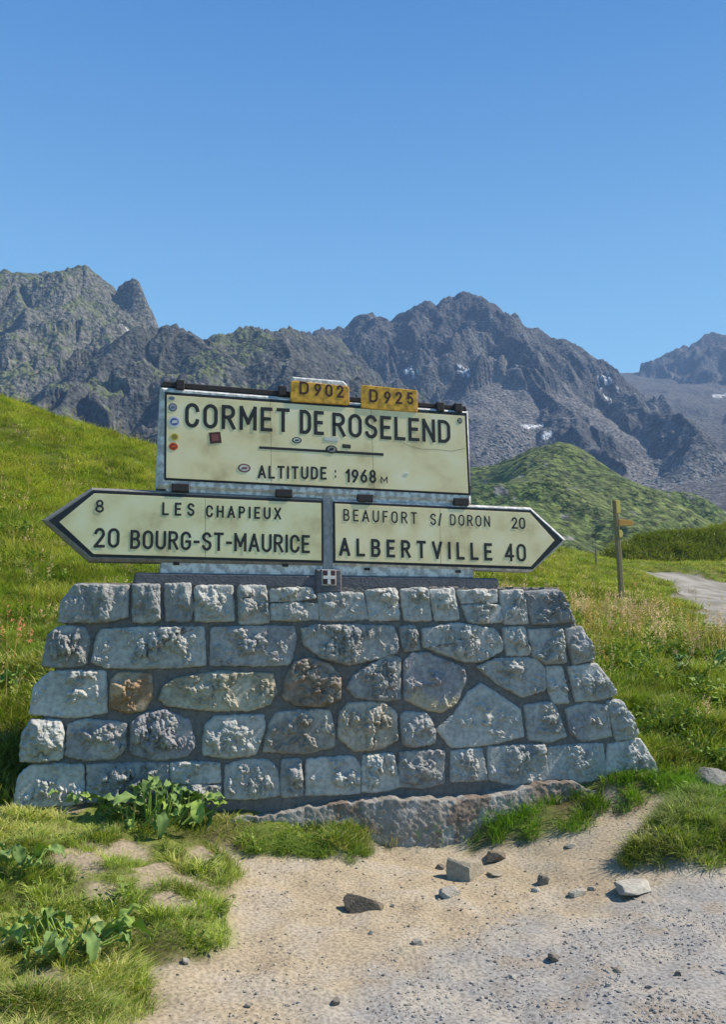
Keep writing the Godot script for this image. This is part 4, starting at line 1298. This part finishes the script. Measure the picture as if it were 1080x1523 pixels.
func leaf_clump(seed_: int, leaves: int, size: float) -> ArrayMesh:    # low broad-leaved herbs
	var r := RandomNumberGenerator.new()
	r.seed = seed_
	var v := PackedVector3Array(); var n := PackedVector3Array(); var c := PackedColorArray(); var ix := PackedInt32Array()
	for k in leaves:
		var a := r.randf() * TAU
		var dir := Vector3(cos(a), 0, sin(a))
		var up := r.randf_range(0.1, 0.9)
		var at := dir * size * r.randf_range(0.05, 0.5) + Vector3.UP * size * r.randf_range(0.1, 0.9)
		var ax := (dir + Vector3.UP * up).normalized()
		var side := ax.cross(Vector3.UP).normalized()
		var l := size * r.randf_range(0.3, 0.6)
		var w := l * r.randf_range(0.2, 0.32)
		var nn := side.cross(ax).normalized()
		if nn.y < 0: nn = -nn
		var t := r.randf_range(0.75, 1.2)
		var b := v.size()
		nn = -ax.cross(side).normalized()
		for q in [at, at + ax * l * 0.45 - side * w + nn * w * 0.4, at + ax * l * 0.5, at + ax * l * 0.45 + side * w + nn * w * 0.4, at + ax * l - nn * l * 0.25]:
			v.append(q); n.append(nn); c.append(Color(t, t, t * 0.9))
		for e in 5: n[b + e] = (v[b + 1] - v[b]).cross(v[b + 3] - v[b]).normalized()
		ix.append_array(PackedInt32Array([b, b + 2, b + 1, b, b + 3, b + 2, b + 1, b + 2, b + 4, b + 2, b + 3, b + 4]))
	return arrays(v, n, c, ix)

func panicle_mesh(seed_: int) -> ArrayMesh:          # flowering grass: stalks with feathery heads
	var r := RandomNumberGenerator.new()
	r.seed = seed_
	var v := PackedVector3Array(); var n := PackedVector3Array(); var c := PackedColorArray(); var ix := PackedInt32Array()
	for k in 5:
		var a := r.randf() * TAU
		var root := Vector3(cos(a), 0, sin(a)) * 0.08 * r.randf()
		var h := r.randf_range(0.28, 0.48)
		var tip := root + Vector3(r.randf_range(-.1, .1), h, r.randf_range(-.1, .1))
		var side := Vector3(cos(a), 0, -sin(a)) * 0.0022
		var b := v.size()
		for q in [root - side, root + side, tip]:
			v.append(q); n.append(Vector3.UP); c.append(Color(0.9, 0.85, 0.55))
		ix.append_array(PackedInt32Array([b, b + 1, b + 2]))
		for s in 16:
			var t := r.randf_range(0.68, 1.0)
			var p := root.lerp(tip, t)
			var d := Vector3(r.randf_range(-1, 1), r.randf_range(0.1, 1.0), r.randf_range(-1, 1)).normalized() * 0.026 * (1.25 - t) * 3.0
			var w := d.cross(Vector3(0.3, 0.8, 0.5)).normalized() * 0.004
			b = v.size()
			for q in [p, p + d * 0.6 - w, p + d, p + d * 0.6 + w]:
				v.append(q); n.append(Vector3(0.3, 0.9, 0.3).normalized()); c.append(Color(1.15, 0.9, 0.72))
			ix.append_array(PackedInt32Array([b, b + 1, b + 2, b, b + 2, b + 3]))
	return arrays(v, n, c, ix)

func scatter(called: String, mesh: Mesh, items: Array, material: Material, label: String, category: String) -> void:
	var mm := MultiMesh.new()
	mm.transform_format = MultiMesh.TRANSFORM_3D
	mm.use_colors = true
	mm.mesh = mesh
	mm.instance_count = items.size()
	for k in items.size():
		mm.set_instance_transform(k, items[k][0])
		mm.set_instance_color(k, items[k][1])
	var o := MultiMeshInstance3D.new()
	o.name = numbered(called)
	o.multimesh = mm
	o.material_override = material
	add_child(o)
	tag(o, label, category, "", "stuff")

func in_wall(x: float, z: float) -> bool:
	return x > -2.0 and x < 2.42 and z > -0.72 and z < 0.07

func make_grass() -> void:
	var yaw := atan2(CAM_F.x, -CAM_F.z)
	var lists := [[], [], [], [], [], []]
	var herbs := [[], []]
	var seeds := [[], []]
	var N := 225000
	for k in N:
		var r := 3.6 * pow(50.0 / 3.6, rng.randf())
		var half := lerpf(46.0, 30.0, clampf((r - 4.0) / 14.0, 0.0, 1.0))
		var a := yaw + deg_to_rad(rng.randf_range(-half, half))
		var x := CAM.x + sin(a) * r
		var z := CAM.z - cos(a) * r
		if in_wall(x, z): continue
		var sd := grid_at(sdgrid, x, z)
		if sd > -0.015: continue
		var bare := bare_at(x, z) if r < 8.0 else 0.0
		if rng.randf() < bare * 0.92: continue
		if z > -0.1 and x > 0.5 and x < 2.3 and nmid.get_noise_2d(x * 80.0, z * 80.0) < -0.06: continue
		if z > 0.0 and x < 0.0 and nmid.get_noise_2d(x * 55.0 + 33.0, z * 55.0) < -0.2 and rng.randf() < 0.75: continue
		var front := z > -0.1 and r < 9.0
		var big := nmid.get_noise_2d(x * 9.0, z * 9.0)
		var fine := nmid.get_noise_2d(x * 50.0 + 99.0, z * 50.0)
		# colour: fresh green, yellow-green, straw
		var col := Color(0.345, 0.44, 0.095).lerp(Color(0.55, 0.56, 0.19), clampf(0.45 + big * 1.8 + fine * 1.1, 0.0, 1.0))
		if rng.randf() < 0.10 + 0.18 * clampf(big, 0, 1): col = Color(0.52, 0.47, 0.24)
		elif rng.randf() < 0.2 + 0.9 * clampf(nmid.get_noise_2d(x * 12.0 + 700.0, z * 26.0), 0.0, 0.6): col = Color(0.20, 0.30, 0.05)
		var scale := 1.0
		var kind := 0
		if front:
			scale = 0.26 + 0.42 * clampf(0.5 + fine * 1.5, 0, 1)
			if bare > 0.2: scale *= 0.6
			kind = rng.randi() % 2
			if x > 1.5: scale = 0.75
		elif r < 15.0:
			scale = 0.6 + 0.45 * clampf(0.5 + big, 0, 1)
			kind = 2 + rng.randi() % 2
		else:
			scale = 0.45 + 0.45 * clampf(0.5 + fine + big, 0, 1)
			kind = 4 + rng.randi() % 2
		scale *= rng.randf_range(0.7, 1.2)
		# grass at the foot of the wall's right half is long and fresh
		if z > 0.05 and z < 0.55 and x > 0.55:
			col = Color(0.19, 0.33, 0.045)
			scale = rng.randf_range(0.5, 0.9)
		var b := Basis(Vector3.UP, rng.randf() * TAU).scaled(Vector3(scale, scale * rng.randf_range(0.8, 1.15), scale))
		b = Basis(Vector3.RIGHT, rng.randf_range(-0.2, 0.2)) * b
		var t := Transform3D(b, Vector3(x, hy(x, z) - 0.012, z))
		col *= rng.randf_range(0.75, 1.15) * (1.0 + 0.7 * clampf(nmid.get_noise_2d(x * 20.0 + 40.0, z * 30.0), -0.5, 0.15))
		# herbs in patches
		var hp := nmid.get_noise_2d(x * 16.0 + 400.0, z * 16.0)
		if r < 20.0 and hp > (0.02 if x > 2.0 else 0.12) and rng.randf() < (0.05 if front else (0.34 if x > 2.0 else 0.16)) and bare < 0.2:
			herbs[rng.randi() % 2].append([Transform3D(b.scaled(Vector3.ONE * (0.9 if front else 1.15)), t.origin), Color(0.19, 0.28, 0.07) * rng.randf_range(0.7, 1.25)])
		else:
			lists[kind].append([t, col])
		# flowering grass on the slope right of the wall and thinly elsewhere
		if not front and r > 7.5 and r < 30.0:
			var dens := 0.0035
			if x > 1.9 and z < -2.5 and z > -9.0: dens = 0.04 * smoothstep(-0.25, 0.2, nmid.get_noise_2d(x * 10.0, z * 14.0) + 0.1)
			if rng.randf() < dens:
				seeds[rng.randi() % 2].append([Transform3D(Basis(Vector3.UP, rng.randf() * TAU).scaled(Vector3.ONE * rng.randf_range(0.8, 1.25)), t.origin), Color(0.42, 0.36, 0.26) * rng.randf_range(0.8, 1.2)])
	var says := ["short turf beside the dirt in front of the wall", "fine short grass beside the dirt in front of the wall", "meadow grass on the slopes beside the wall", "long meadow grass on the slopes beside the wall", "grass covering the hillside far behind the wall", "taller grass tufts on the far hillside"]
	var shapes := [tuft_mesh(1, 16, 0.17, 0.06, 0.0065, 1.2), tuft_mesh(2, 16, 0.20, 0.07, 0.0055, 1.4), tuft_mesh(3, 15, 0.20, 0.08, 0.009, 1.3), tuft_mesh(4, 15, 0.26, 0.09, 0.008, 1.1), tuft_mesh(5, 15, 0.22, 0.15, 0.017, 1.5), tuft_mesh(6, 15, 0.27, 0.16, 0.016, 1.3)]
	for k in 6: scatter("grass", shapes[k], lists[k], M.grass, says[k], "grass")
	for k in 2: scatter("herbs", leaf_clump(11 + k, 11, 0.16), herbs[k], M.leaf, ["low broad leaved herbs growing among the grass", "small leafy weeds growing among the grass"][k], "herbs")
	for k in 2: scatter("flowering_grass", panicle_mesh(21 + k), seeds[k], M.grass, ["pinkish seed heads of grass above the meadow right of the wall", "straw coloured seed heads of grass on the meadow"][k], "grass")

func dock_leaf(seed_: int, l: float, w: float, droop: float) -> ArrayMesh:
	# a broad leaf with a folded midrib and waved margin, growing along +z from its stalk
	var v := PackedVector3Array(); var c := PackedColorArray()
	var NL := 9
	var NW := 7
	for j in NL:
		var t := j / float(NL - 1)
		for i in NW:
			var s := i / float(NW - 1) * 2.0 - 1.0
			var half := w * 0.5 * pow(sin(PI * clampf(t * 0.86 + 0.10, 0, 1)), 0.75) * (1.0 if t < 1.0 else 0.05)
			var y := l * (0.5 * t - droop * t * t) + absf(s) * half * 0.45 + 0.012 * sin(t * 15.0 + seed_ + s * 2.0) * absf(s)
			var z := l * t * (1.0 - 0.25 * droop * t)
			v.append(Vector3(s * half, y, z))
			var m := 0.9 if i != 3 else 1.35
			c.append(Color(m, m, m * 0.95))
	var m := grid_mesh(v, c, NW, NL)
	return m

func make_docks() -> void:
	var mats := []
	for q in [Color(0.16, 0.25, 0.08), Color(0.22, 0.32, 0.07), Color(0.10, 0.17, 0.05), Color(0.34, 0.36, 0.16)]:
		var m: StandardMaterial3D = M.leaf.duplicate()
		m.resource_name = "dock_leaf_%d" % mats.size()
		m.albedo_color = lin(q.r, q.g, q.b)
		mats.append(m)
	var leaves := []
	for k in 5: leaves.append(dock_leaf(k, 0.16, 0.075, 0.35 + 0.16 * k))
	var stalk := CylinderMesh.new()
	stalk.top_radius = 0.004
	stalk.bottom_radius = 0.006
	stalk.height = 1.0
	stalk.radial_segments = 6
	stalk.rings = 1
	var plants := [[DOCK_A, 64, 0.34, 0.30, 1.0, "big leafy dock plant growing against the wall's foot"], [DOCK_B, 46, 0.27, 0.15, 0.9, "leafy dock plant in the turf at the lower left"], [DOCK_C, 20, 0.18, 0.14, 0.8, "leafy plant at the left edge below the wall"], [DOCK_D, 22, 0.26, 0.26, 1.1, "pale leafy plant on the slope left of the wall"], [DOCK_F, 14, 0.20, 0.10, 0.7, "small leafy plant in the grass before the lower left stone"], [DOCK_E, 28, 0.4, 0.22, 1.1, "leafy plant on the slope right of the wall"]]
	for p in plants:
		var at: Vector3 = p[0]
		var o := base("dock_plant", Vector3(at.x, hy(at.x, at.z), at.z))
		tag(o, p[5], "plant", "broad leaved plants round the wall")
		for k in p[1]:
			var a := rng.randf() * TAU
			var rad: float = p[2] * sqrt(rng.randf())
			var high: float = p[3] * rng.randf_range(0.25, 1.0) * (1.15 - 0.6 * rad / p[2])
			var foot := Vector3(cos(a + 0.5), 0, sin(a + 0.5) * 0.7) * rad * 0.65
			var tip := Vector3(cos(a) * rad, high, sin(a) * rad * 0.75)
			if o.position.z + tip.z < 0.16 and o.position.z > 0.0: tip.z = 0.16 - o.position.z + 0.04 * rng.randf()
			var lf := put("leaf", leaves[rng.randi() % 5], mats[[0, 0, 1, 2, 0, 3, 1][rng.randi() % 7]], o)
			var s: float = p[4] * rng.randf_range(0.45, 1.15)
			lf.transform = Transform3D(Basis(Vector3.UP, PI * 0.5 - a + rng.randf_range(-0.7, 0.7)) * Basis(Vector3.RIGHT, rng.randf_range(-0.6, 1.1)) * Basis(Vector3.BACK, rng.randf_range(-0.8, 0.8)) * Basis.from_scale(Vector3(s, s, s)), tip)
			var sk := put("stalk", stalk, mats[1], o)
			var d := tip - foot
			var y := d.normalized()
			var x := y.cross(Vector3(0.31, 0.2, 0.93)).normalized()
			sk.transform = Transform3D(Basis(x, y * d.length(), x.cross(y)), (foot + tip) * 0.5)
	# hanging tussocks at the right edge: dense, long, combed towards the gravel
	var long_a := tuft_mesh(51, 18, 0.26, 0.09, 0.009, 1.5)
	var items := []
	for k in 1300:
		var c: Vector3 = TUSS_A if k % 3 == 0 else TUSS_B
		var x := c.x + rng.randf_range(-0.32, 0.85)
		var z := c.z + rng.randf_range(-0.45, 0.08)
		if grid_at(sdgrid, x, z) > 0.0: continue
		var b := Basis(Vector3.UP, rng.randf() * TAU).scaled(Vector3.ONE * rng.randf_range(0.2, 0.5))
		if nmid.get_noise_2d(x * 60.0, z * 60.0) < -0.12: continue
		b = Basis(Vector3(1, 0, rng.randf_range(-0.6, 0.2)).normalized(), rng.randf_range(0.0, 1.1)) * b
		items.append([Transform3D(b, Vector3(x, hy(x, z), z)), Color(0.08, 0.13, 0.025).lerp(Color(0.24, 0.29, 0.075), pow(rng.randf(), 1.5))])
	for k in 420:          # and the fringe that hangs over the footing's left half
		var x := rng.randf_range(-0.75, 0.42)
		var z := rng.randf_range(0.2, 0.42)
		if grid_at(sdgrid, x, z) > 0.0 or nmid.get_noise_2d(x * 90.0, z * 90.0) < -0.05: continue
		var b := Basis(Vector3.RIGHT, 0.45) * Basis(Vector3.UP, rng.randf() * TAU).scaled(Vector3.ONE * rng.randf_range(0.18, 0.42))
		items.append([Transform3D(b, Vector3(x, hy(x, z), z)), Color(0.12, 0.22, 0.03).lerp(Color(0.2, 0.28, 0.05), rng.randf())])
	scatter("tussock_grass", long_a, items, M.grass, "long drooping grass over the bank edges in front", "grass")
	# reddish sorrel stalks
	var st := panicle_mesh(77)
	var rust := mat("sorrel", lin(0.34, 0.14, 0.07), 0.8)
	var spots := [[SORREL, "rust red seed stalks left of the wall, nearest the frame edge"], [SORREL + Vector3(0.55, 0, -0.9), "rust red seed stalks above the wall's left shoulder"], [Vector3(POST.x + 0.25, 0, POST.z + 0.2), "rust brown stalks at the foot of the trail signpost"]]
	for s in spots:
		var o := put("sorrel_stalks", st, rust)
		var q: Vector3 = s[0]
		o.position = Vector3(q.x, hy(q.x, q.z), q.z)
		o.scale = Vector3.ONE * 1.2
		tag(o, s[1], "plant", "rust coloured stalks")

# ------------------------------------------------------------------ trail signpost
func make_post() -> void:
	var at := Vector3(POST.x, hy(POST.x, POST.z), POST.z)
	var o := base("trail_signpost", at)
	tag(o, "wooden hiking signpost with yellow boards in the meadow", "signpost")
	o.rotation.z = 0.012
	put("post", plate(rect(-0.048, -0.3, 0.048, 2.28), -0.05, 0.05, 0.015), M.wood, o)
	put("cap_plate", box(-0.02, 1.98, 0.062, 0.075, 2.27, 0.075, 0.003), M.yellow_paint, o)
	var b := put("direction_board", plate(PackedVector2Array([Vector2(0.02, 1.69), Vector2(0.02, 1.83), Vector2(0.34, 1.82), Vector2(0.40, 1.755), Vector2(0.34, 1.69)]), 0.064, 0.085, 0.004), M.orange_board, o)
	put("direction_board", plate(PackedVector2Array([Vector2(0.0, 1.42), Vector2(0.0, 1.60), Vector2(0.07, 1.58), Vector2(0.10, 1.50), Vector2(0.07, 1.43)]), 0.064, 0.082, 0.004), M.yellow_paint, o)
	var k := base("marker_stake", Vector3(STAKE.x, hy(STAKE.x, STAKE.z), STAKE.z))
	tag(k, "thin dark stake in the meadow left of the signpost", "stake")
	put("shaft", plate(rect(-0.022, -0.2, 0.022, 0.5), -0.022, 0.022, 0.006), M.wood, k)
	put("tip", plate(PackedVector2Array([Vector2(-0.022, 0.502), Vector2(-0.008, 0.55), Vector2(0.008, 0.55), Vector2(0.022, 0.502)]), -0.02, 0.02, 0.004), M.wood, k)

func far_y(x: float, z: float) -> float:
	var d := Vector2(x - CAM.x, z - CAM.z)
	var r := d.length()
	var na: int = mnt.na
	var fi := (rad_to_deg(atan2(d.x, -d.y) - mnt.yaw) + 29.0) / 58.0 * (na - 1)
	var rr: PackedFloat32Array = mnt.r
	var j := clampi(rr.bsearch(r) - 1, 0, rr.size() - 2)
	var i := clampi(int(fi), 0, na - 2)
	var t := (r - rr[j]) / (rr[j + 1] - rr[j])
	var hh: PackedFloat32Array = mnt.h
	var u := fi - i
	return lerpf(lerpf(hh[j * na + i], hh[j * na + i + 1], u), lerpf(hh[(j + 1) * na + i], hh[(j + 1) * na + i + 1], u), t)

func make_far_cover() -> void:
	var yaw: float = mnt.yaw
	var pn := FastNoiseLite.new(); pn.seed = 61; pn.frequency = 0.02; pn.fractal_octaves = 4
	var shrubs := []
	var blocks := []
	for k in 60000:
		var r := rng.randf_range(190.0, 1150.0)
		var a := yaw + deg_to_rad(rng.randf_range(2.0, 24.0))
		var x := CAM.x + sin(a) * r
		var z := CAM.z - cos(a) * r
		var kind := grp_at(x, z)
		var p := pn.get_noise_2d(x, z)
		if kind == 4 and p > 0.1 and r < 600.0 and shrubs.size() < 2600:
			var s := rng.randf_range(5.0, 14.0) * (0.6 + p)
			shrubs.append([Transform3D(Basis(Vector3.UP, rng.randf() * TAU).scaled(Vector3(s, s * 0.6, s)), Vector3(x, far_y(x, z) - 0.3, z)), Color(0.10, 0.15, 0.045).lerp(Color(0.16, 0.20, 0.06), rng.randf())])
		elif kind == 6 and r > 500.0 and rng.randf() < 0.35 and blocks.size() < 6000:
			var s := 1.2 + 4.5 * pow(rng.randf(), 4.0)
			blocks.append([Transform3D(Basis.from_euler(Vector3(rng.randf(), rng.randf() * TAU, rng.randf())).scaled(Vector3(s, s * 0.8, s)), Vector3(x, far_y(x, z), z)), Color(0.24, 0.235, 0.225) * rng.randf_range(0.6, 1.2)])
	var knoll := []
	for k in 26000:
		var r := 56.0 * pow(4.5, rng.randf())
		var a := yaw + deg_to_rad(rng.randf_range(4.0, 26.0))
		var x := CAM.x + sin(a) * r
		var z := CAM.z - cos(a) * r
		var s := rng.randf_range(1.6, 3.6) * (1.0 + r / 120.0)
		knoll.append([Transform3D(Basis(Vector3.UP, rng.randf() * TAU).scaled(Vector3(s, s * 0.8, s)), Vector3(x, far_y(x, z) - 0.05, z)), Color(0.16, 0.20, 0.06).lerp(Color(0.30, 0.31, 0.12), clampf(rng.randf() + pn.get_noise_2d(x * 2.0, z * 2.0), 0.0, 1.0))])
	scatter("grass", tuft_mesh(8, 12, 0.22, 0.2, 0.02, 1.4), knoll, M.grass, "coarse grass on the low knoll behind the footpath", "grass")
	scatter("shrubs", leaf_clump(71, 26, 0.16), shrubs, M.leaf, "dark low shrubs dotted over the green hill", "shrubs")
	scatter("scree_blocks", rock_mesh(Vector3.ONE, 210, 9, 8, 6, 0.05), blocks, M.pebble, "fallen rock blocks scattered over the scree", "rocks")

func grp_at(x: float, z: float) -> int:
	var d := Vector2(x - CAM.x, z - CAM.z)
	var na: int = mnt.na
	var fi := (rad_to_deg(atan2(d.x, -d.y) - mnt.yaw) + 29.0) / 58.0 * (na - 1)
	var rr: PackedFloat32Array = mnt.r
	var j := clampi(rr.bsearch(d.length()) - 1, 0, rr.size() - 2)
	return mnt.g[j * na + clampi(int(fi), 0, na - 2)]

const SNOW := [[5.0, -944.0, 16.0, 10.0], [401.0, -1217.0, 13.0, 9.0], [475.0, -1198.0, 9.0, 14.0], [500.0, -1036.0, 17.0, 9.0], [497.0, -984.0, 9.0, 5.0], [716.0, -1213.0, 16.0, 22.0], [1183.0, -1573.0, 26.0, 16.0]]

func _ready() -> void:
	var cam := Camera3D.new()
	cam.name = "camera"
	cam.fov = 58.0
	cam.near = 0.05
	cam.far = 8000.0
	cam.transform = Transform3D(Basis(CAM_R, CAM_U, -CAM_F), CAM)
	add_child(cam)
	cam.current = true
	var env := Environment.new()
	env.background_mode = Environment.BG_SKY
	var sky := ProceduralSkyMaterial.new()
	sky.sky_top_color = Color(0.03, 0.315, 0.585)
	sky.sky_horizon_color = Color(0.64, 0.87, 0.96)
	sky.sky_curve = 0.25
	sky.ground_bottom_color = Color(0.25, 0.27, 0.2)
	sky.ground_horizon_color = Color(0.45, 0.5, 0.45)
	sky.sun_angle_max = 1.0
	env.sky = Sky.new()
	env.sky.sky_material = sky
	env.tonemap_mode = Environment.TONE_MAPPER_LINEAR
	env.tonemap_exposure = 1.75
	env.sdfgi_enabled = true
	env.ssao_enabled = true
	env.ssil_enabled = true
	env.fog_enabled = true
	env.fog_density = 0.00017
	env.fog_light_color = Color(0.62, 0.77, 0.97)
	var we := WorldEnvironment.new()
	we.name = "environment"
	we.environment = env
	add_child(we)
	var sun := DirectionalLight3D.new()
	sun.name = "sun"
	sun.light_energy = 1.6
	sun.light_color = Color(1.0, 0.95, 0.87)
	sun.light_angular_distance = 0.5
	sun.shadow_enabled = true
	add_child(sun)
	sun.look_at_from_position(Vector3.ZERO, -Vector3(0.67, 0.74, 0.075), Vector3.UP)

	rng.seed = 7
	nfine.seed = 1; nfine.frequency = 0.45; nfine.fractal_octaves = 4; nfine.fractal_gain = 0.55
	nmid.seed = 2; nmid.frequency = 0.05; nmid.fractal_octaves = 4
	nbig.seed = 3; nbig.frequency = 0.45; nbig.fractal_octaves = 3
	make_materials()
	make_ground()
	print("ground ", Time.get_ticks_msec())
	make_mountains()
	make_wall()
	print("wall ", Time.get_ticks_msec())
	make_signs()
	make_post()
	make_rocks()
	make_docks()
	make_grass()
	make_far_cover()
	print("grass ", Time.get_ticks_msec())
